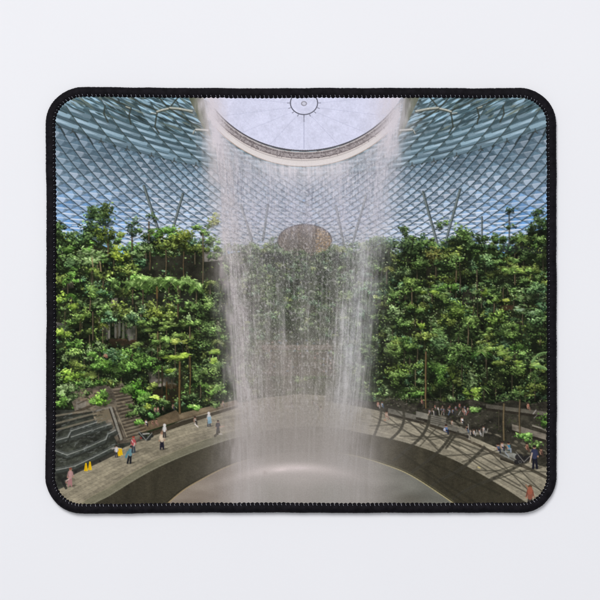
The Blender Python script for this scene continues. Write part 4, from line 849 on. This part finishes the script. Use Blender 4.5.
me = np_mesh('printed_cloth', vv, qq)
lin = np.where(cv <= .04045, cv / 12.92, ((cv + .055) / 1.055) ** 2.4)
PRINT_GAIN = 0.93
ink = np.ones((int(used.sum()), 4), np.float32); ink[:, :3] = np.clip(lin[used] * PRINT_GAIN, 0, .92)
at = me.color_attributes.new('ink', 'FLOAT_COLOR', 'POINT'); at.data.foreach_set('color', ink.ravel())
m_cloth, nt, b = new_mat('printed polyester cloth', (.5, .5, .5), .9, .08)
a_ = nt.nodes.new('ShaderNodeVertexColor'); a_.layer_name = 'ink'; nt.links.new(a_.outputs['Color'], b.inputs['Base Color'])
tc = nt.nodes.new('ShaderNodeTexCoord'); w1 = nt.nodes.new('ShaderNodeTexWave'); w2 = nt.nodes.new('ShaderNodeTexWave')   # fine weave
w1.bands_direction = 'X'; w2.bands_direction = 'Y'
for w in (w1, w2): w.inputs['Scale'].default_value = 900; w.inputs['Distortion'].default_value = .4; nt.links.new(tc.outputs['Object'], w.inputs['Vector'])
mx = nt.nodes.new('ShaderNodeMath'); mx.operation = 'MULTIPLY'; nt.links.new(w1.outputs['Fac'], mx.inputs[0]); nt.links.new(w2.outputs['Fac'], mx.inputs[1])
bp = nt.nodes.new('ShaderNodeBump'); bp.inputs['Strength'].default_value = .12; bp.inputs['Distance'].default_value = .0001
nt.links.new(mx.outputs[0], bp.inputs['Height']); nt.links.new(bp.outputs['Normal'], b.inputs['Normal'])
link_mesh('printed_cloth', me, m_cloth, pad)

# ---- rubber base under the cloth
step = 12; ring_ = (PTS - NRM * 4.0)[::step]
bm = bmesh.new()
lo = [bm.verts.new((wx(x), wy(y), .0002)) for x, y in ring_]; hi = [bm.verts.new((wx(x), wy(y), Z_CLOTH - .0003)) for x, y in ring_]
bm.faces.new(hi); bm.faces.new(lo[::-1])
for k in range(len(lo)): bm.faces.new((lo[k - 1], lo[k], hi[k], hi[k - 1]))
bmesh.ops.recalc_face_normals(bm, faces=bm.faces)
me = bpy.data.meshes.new('rubber_base'); bm.to_mesh(me); bm.free()
m_rub, nt, b = new_mat('black rubber', (.02, .02, .022), .85, .3)
nz = nt.nodes.new('ShaderNodeTexNoise'); nz.inputs['Scale'].default_value = 2500; bp = nt.nodes.new('ShaderNodeBump'); bp.inputs['Strength'].default_value = .3; bp.inputs['Distance'].default_value = .0001
nt.links.new(nz.outputs['Fac'], bp.inputs['Height']); nt.links.new(bp.outputs['Normal'], b.inputs['Normal'])
link_mesh('rubber_base', me, m_rub, pad)

# ---- overlocked edge: close turns of black thread round the rim, scalloped where they bite into the cloth
r2 = np.random.default_rng(5)
NT = int(PER / 1.12); NL = int(PER / 4.42)                 # thread turns, stitch loops
ph = LEN / PER
turn_id = np.floor(ph * NT).astype(int) % NT
tj = r2.normal(0, 1, NT); tj2 = r2.normal(0, 1, NT)
ridge = np.abs(np.sin(math.pi * ph * NT)) ** .7
loop = np.abs(np.sin(math.pi * ph * NL)) ** .8
lj = r2.normal(0, 1, NL)[np.floor(ph * NL).astype(int) % NL]
K = 15
prof = np.linspace(-.62 * math.pi, .66 * math.pi, K) + 0    # 0 = straight up, negative = outward
HW = 5.15
V = np.zeros((NP, K, 3))
for k, a in enumerate(prof):
    outw = -math.sin(a)                                     # +1 at the outer rim, -1 at the inner rim
    rr = 1 + .035 * (ridge - .6) + .012 * tj[turn_id] + (.010 * tj2[turn_id] if outw > 0 else 0)
    inn = max(0.0, -outw) ** 2
    off = HW * outw * rr + inn * (-(.95 + .15 * lj) * loop + .2)      # loops reach further in over the cloth
    d = -HW + off                                          # measured from the outline, inwards negative
    z = .0021 + .0021 * math.cos(a) * (rr + .02 * (ridge - .5)) - inn * .0004 * (1 - loop)
    V[:, k, 0] = wx(PTS[:, 0] + NRM[:, 0] * d); V[:, k, 1] = wy(PTS[:, 1] + NRM[:, 1] * d); V[:, k, 2] = np.maximum(z, .00005)
i_ = np.arange(NP); Q = []
for k in range(K - 1):
    n_ = (i_ + 1) % NP
    Q.append(np.stack([i_ * K + k, i_ * K + k + 1, n_ * K + k + 1, n_ * K + k], 1))
Q = np.concatenate(Q)
me = np_mesh('stitched_edge', V.reshape(-1, 3), Q)
m_edge, nt, b = new_mat('black polyester thread', (.01, .01, .012), .7, .10)
tc = nt.nodes.new('ShaderNodeTexCoord'); nz = nt.nodes.new('ShaderNodeTexNoise'); nz.inputs['Scale'].default_value = 420; nz.inputs['Detail'].default_value = 4
nt.links.new(tc.outputs['Object'], nz.inputs['Vector'])
cr = nt.nodes.new('ShaderNodeValToRGB'); cr.color_ramp.elements[0].color = (.003, .0026, .004, 1); cr.color_ramp.elements[1].color = (.009, .0078, .011, 1); cr.color_ramp.elements[0].position = .3; cr.color_ramp.elements[1].position = .7
nt.links.new(nz.outputs['Fac'], cr.inputs[0]); nt.links.new(cr.outputs['Color'], b.inputs['Base Color'])
edge = link_mesh('stitched_edge', me, m_edge, pad)

# ---- the glint-grey needle thread between the loops; glints of light are put into its colour
bm = bmesh.new()
def thread(p0, p1, r, seg=6):
    """a short bowed length of thread"""
    a = np.array(p0); c = np.array(p1); ax = c - a; L = np.linalg.norm(ax); ax /= L
    u_ = np.cross(ax, (0, 0, 1.0)); u_ /= np.linalg.norm(u_) + 1e-12; v_ = np.cross(ax, u_)
    rings = []
    for t, f in ((0, .35), (.2, .85), (.5, 1), (.8, .85), (1, .35)):
        c0 = a + (c - a) * t + np.array((0, 0, .00012 * math.sin(math.pi * t)))
        rings.append([bm.verts.new(c0 + (u_ * math.cos(q) + v_ * math.sin(q)) * r * f) for q in np.linspace(0, 2 * math.pi, seg, endpoint=False)])
    for ra, rb in zip(rings, rings[1:]):
        for q in range(seg): bm.faces.new((ra[q - 1], ra[q], rb[q], rb[q - 1]))
    bm.faces.new(rings[0][::-1]); bm.faces.new(rings[-1])
for n in range(NL):
    c = (n + r2.normal(0, .06)) / NL * PER; k = int(np.searchsorted(LEN, c % PER)) % NP
    p, nr = PTS[k], NRM[k]; tg = np.array((-nr[1], nr[0]))
    horiz = abs(nr[1]) ** 2                                 # bigger pieces on the long sides, imitating the stronger glints there
    size = (.18 + .76 * horiz) * r2.uniform(.55, 1.15)
    d0, d1 = -7.2 - r2.uniform(0, .5), -7.2 - (1.2 + 1.5 * size)
    q0 = p + nr * d0 - tg * .45; q1 = p + nr * d1 + tg * .35
    zf = lambda d: .0021 + .0021 * math.sqrt(max(0.02, 1 - ((d + HW) / HW) ** 2)) + .00008
    thread((wx(q0[0]), wy(q0[1]), zf(d0)), (wx(q1[0]), wy(q1[1]), zf(d1)), (.26 + .22 * size) * U)
me = bpy.data.meshes.new('needle_thread_glints'); bm.to_mesh(me); bm.free()
for p in me.polygons: p.use_smooth = True
m_thr, nt, b = new_mat('glint-grey needle thread', (.23, .23, .27), .45, .5)
nz = nt.nodes.new('ShaderNodeTexNoise'); nz.inputs['Scale'].default_value = 300; cr = nt.nodes.new('ShaderNodeValToRGB'); cr.color_ramp.elements[0].color = (.05, .05, .07, 1); cr.color_ramp.elements[1].color = (.34, .34, .38, 1)
cr.color_ramp.elements[0].position = .35; cr.color_ramp.elements[1].position = .7
nt.links.new(nz.outputs['Fac'], cr.inputs[0]); nt.links.new(cr.outputs['Color'], b.inputs['Base Color'])
link_mesh('needle_thread_glints', me, m_thr, edge)

# ---- the white table top
bm = bmesh.new(); bmesh.ops.create_grid(bm, x_segments=4, y_segments=4, size=1.5)
me = bpy.data.meshes.new('table_surface'); bm.to_mesh(me); bm.free()
m_tab, nt, b = new_mat('matt white laminate', (.80, .80, .83), .7, .25)
tc = nt.nodes.new('ShaderNodeTexCoord'); nz = nt.nodes.new('ShaderNodeTexNoise'); nz.inputs['Scale'].default_value = 14; nz.inputs['Detail'].default_value = 3
nt.links.new(tc.outputs['Object'], nz.inputs['Vector'])
cr = nt.nodes.new('ShaderNodeValToRGB'); cr.color_ramp.elements[0].color = (.788, .79, .83, 1); cr.color_ramp.elements[1].color = (.808, .81, .846, 1)
nt.links.new(nz.outputs['Fac'], cr.inputs[0]); nt.links.new(cr.outputs['Color'], b.inputs['Base Color'])
n2 = nt.nodes.new('ShaderNodeTexNoise'); n2.inputs['Scale'].default_value = 900; nt.links.new(tc.outputs['Object'], n2.inputs['Vector'])
bp = nt.nodes.new('ShaderNodeBump'); bp.inputs['Strength'].default_value = .08; bp.inputs['Distance'].default_value = .0002
nt.links.new(n2.outputs['Fac'], bp.inputs['Height']); nt.links.new(bp.outputs['Normal'], b.inputs['Normal'])
tab = link_mesh('table_surface', me, m_tab); tab['kind'] = 'structure'

# ---- studio light: a softbox beyond the far edge, a large overhead panel, a little room light
def area(name, loc, target, size, watts, colr=(1, 1, 1)):
    l = bpy.data.lights.new(name, 'AREA'); l.shape = 'SQUARE'; l.size = size; l.energy = watts; l.color = colr
    o = bpy.data.objects.new(name, l); col.objects.link(o); o.location = loc
    d = [t - q for t, q in zip(target, loc)]
    from mathutils import Vector
    o.rotation_euler = Vector(d).to_track_quat('-Z', 'Y').to_euler(); return o
area('softbox_lamp', (-.75, 1.9, 3.3), (0, 0, 0), 1.5, 98, (1, .995, .985))
area('overhead_lamp', (0, .2, 2.4), (0, 0, 0), 2.2, 24.5, (.985, .99, 1))
wd = bpy.data.worlds.new('World'); scene.world = wd; wd.use_nodes = True
wd.node_tree.nodes['Background'].inputs[0].default_value = (.95, .97, 1, 1); wd.node_tree.nodes['Background'].inputs[1].default_value = .20

# ---- camera straight above
cd = bpy.data.cameras.new('camera'); cam = bpy.data.objects.new('camera', cd); col.objects.link(cam)
D = 1.0; cam.location = (0, 0, D + .0028); cd.sensor_width = 36; cd.lens = 36 * D / (600 * U); cd.clip_start = .01; cd.clip_end = 50
scene.camera = cam
scene.cycles.pixel_filter_type = 'BLACKMAN_HARRIS'; scene.cycles.filter_width = 1.2
scene.view_settings.view_transform = 'Standard'; scene.view_settings.look = 'None'; scene.view_settings.exposure = 0; scene.view_settings.gamma = 1
